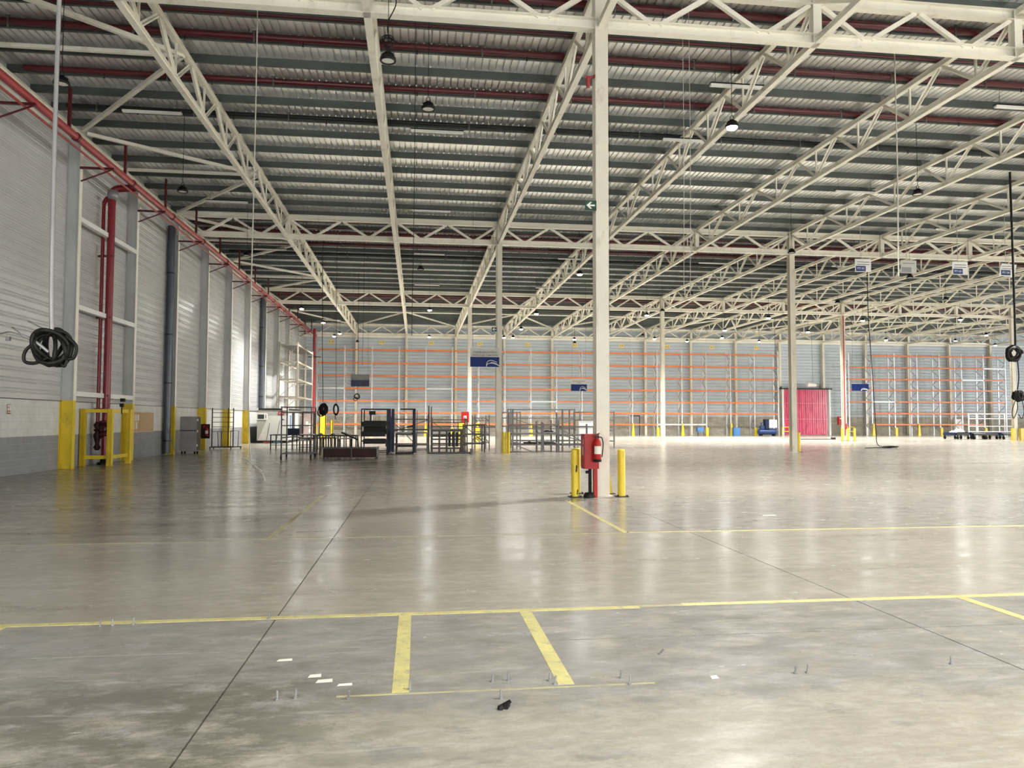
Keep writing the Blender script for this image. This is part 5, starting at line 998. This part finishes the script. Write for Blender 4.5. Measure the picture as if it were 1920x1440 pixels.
for x, n, tilt, l in ((19.07, 'PIT-01', 0.0, 'white hanging board reading PIT-01 right of the tall column'), (21.2, None, 0.0, 'dull creased white hanging board between PIT-01 and PIT-03'), (23.64, 'PIT-03', 0.0, 'white hanging board reading PIT-03'), (25.95, 'PIT-04', 0.22, 'tilted white hanging board reading PIT-04 at the right edge')):
    t = thing('bay_board', l, 'sign', (x, 30.0, 8.3), 0, 'white PIT boards'); w, h = 0.74, 0.56
    part('board', MB().poly([(-w / 2 + tilt * -0.35, 0, -h / 2), (w / 2 + tilt * -0.35, 0, -h / 2 - tilt * 0.2), (w / 2 + tilt * 0.35, 0, h / 2 - tilt * 0.2), (-w / 2 + tilt * 0.35, 0, h / 2)], 0.012), WHITE if n else OFFWHITE, t)
    part('blue_box', MB().box(-0.33, 0.12, -0.006, 0, -0.25, -0.02), SIGNNAVY if n else GREY, t)
    if n: lettering(n, 0.13, WHITE, t, (-0.105, -0.01, -0.135))
    for k in range(2 if n else 1): part('faded_lettering', MB().box(-0.28, 0.30, -0.004, 0, 0.14 - 0.11 * k, 0.165 - 0.11 * k), TUBEL, t)
    part('wire', MB().cyl((-0.1, 0, 0.27), (-0.1, 0, ZT - 8.3), 0.012, 5), CABLEW, t)
# ------------------------------------------------------------------ anchor bolts and litter on the floor
AB = MB().cyl((0, 0, 0), (0.003, 0, 0.052), 0.0065, 8).cyl((0, 0, 0), (0, 0, 0.008), 0.013, 6).mesh('anchor_bolt', GREY)
ABL = [(-0.78, 4.50, 'left anchor bolt of the pair left of the first yellow stripe'), (-0.68, 4.51, 'right anchor bolt of the pair left of the first yellow stripe'), (-0.38, 4.47, 'bent anchor bolt in chipped concrete left of the first yellow stripe'), (-0.03, 4.57, 'anchor bolt at the near end of the first yellow stripe'), (0.47, 4.65, 'left anchor bolt of the pair between the two yellow stripes'), (0.57, 4.66, 'right anchor bolt of the pair between the two yellow stripes'), (0.82, 4.62, 'farther anchor bolt left of the second yellow stripe'), (0.84, 4.56, 'nearer anchor bolt left of the second yellow stripe'), (1.27, 4.62, 'farther anchor bolt right of the second yellow stripe'), (1.29, 4.50, 'nearer anchor bolt right of the second yellow stripe'), (0.49, 4.36, 'anchor bolt standing just behind the black metal scrap'), (2.39, 4.57, 'left anchor bolt of the pair on the right grey floor'), (2.47, 4.57, 'right anchor bolt of the pair on the right grey floor'), (3.5, 4.62, 'lone anchor bolt far right on the floor'), (-2.42, 6.24, 'left anchor bolt on the long yellow line'), (-2.33, 6.24, 'second anchor bolt on the long yellow line'), (-2.18, 6.25, 'third anchor bolt on the long yellow line'), (-1.17, 6.30, 'anchor bolt on the long yellow line by the floor joint'), (1.66, 5.05, 'leaning anchor bolt on the scuffed grey floor')]
for k, (x, y, l) in enumerate(ABL):
    o = put('anchor_bolt', AB, None, (x, y, 0)); o.rotation_euler = (0.35 if 'lean' in l or 'bent' in l else 0.05 * (k % 3 - 1), 0.12 * ((k * 7) % 5 - 2) * 0.4 + (0.5 if 'lean' in l else 0), 0); tag(o, l, 'anchor bolt', 'anchor bolts in the floor')
scrap = thing('metal_scrap', 'small black twisted metal scrap on the floor in front of the bolts', 'scrap', (0.5, 4.22, 0)); part('strap', MB().bar((-0.03, 0, 0.01), (0.03, 0.01, 0.035), 0.025, 0.01).bar((0.0, -0.02, 0.012), (0.02, 0.03, 0.012), 0.02), BLACK, scrap); part('nut', MB().lathe([(0, 0.02), (0.015, 0.02), (0.017, 0.0)], (-0.03, -0.015, 0), 6), BLACK, scrap)
LIT = [(-0.86, 5.22, 0.10, 0.035, 'torn white tape scrap beside the floor joint, left end'), (-0.55, 4.78, 0.10, 0.05, 'pale paper scrap lying left of the first yellow stripe, nearer one'), (-0.62, 4.88, 0.08, 0.05, 'pale paper scrap lying left of the first yellow stripe, farther one'), (-1.28, 3.55, 0.08, 0.05, 'white paper scrap at the lower left of the floor'), (-0.42, 4.70, 0.09, 0.03, 'thin white plastic sliver near the bent bolt'), (1.85, 4.56, 0.05, 0.05, 'round pale plug in the floor right of the second yellow stripe'), (5.9, 12.1, 0.25, 0.05, 'pale plastic strip lying on the grey lane at the right')]
for x, y, w, h, l in LIT:
    mb = MB(); mb._add([(-w / 2, -h / 2, 0.001), (w / 2, -h * 0.35, 0.001), (w * 0.45, h / 2, 0.006), (-w * 0.4, h * 0.4, 0.004), (-w / 2, -h / 2, 0.0), (w / 2, -h * 0.35, 0.0), (w * 0.45, h / 2, 0.0), (-w * 0.4, h * 0.4, 0.0)], [(0, 1, 2, 3), (7, 6, 5, 4), (0, 4, 5, 1), (1, 5, 6, 2), (2, 6, 7, 3), (3, 7, 4, 0)])
    tag(part('floor_scrap', mb, PAPER, None, (x, y, 0.0)), l, 'scrap', 'scraps on the floor')
bpy.context.view_layer.update()
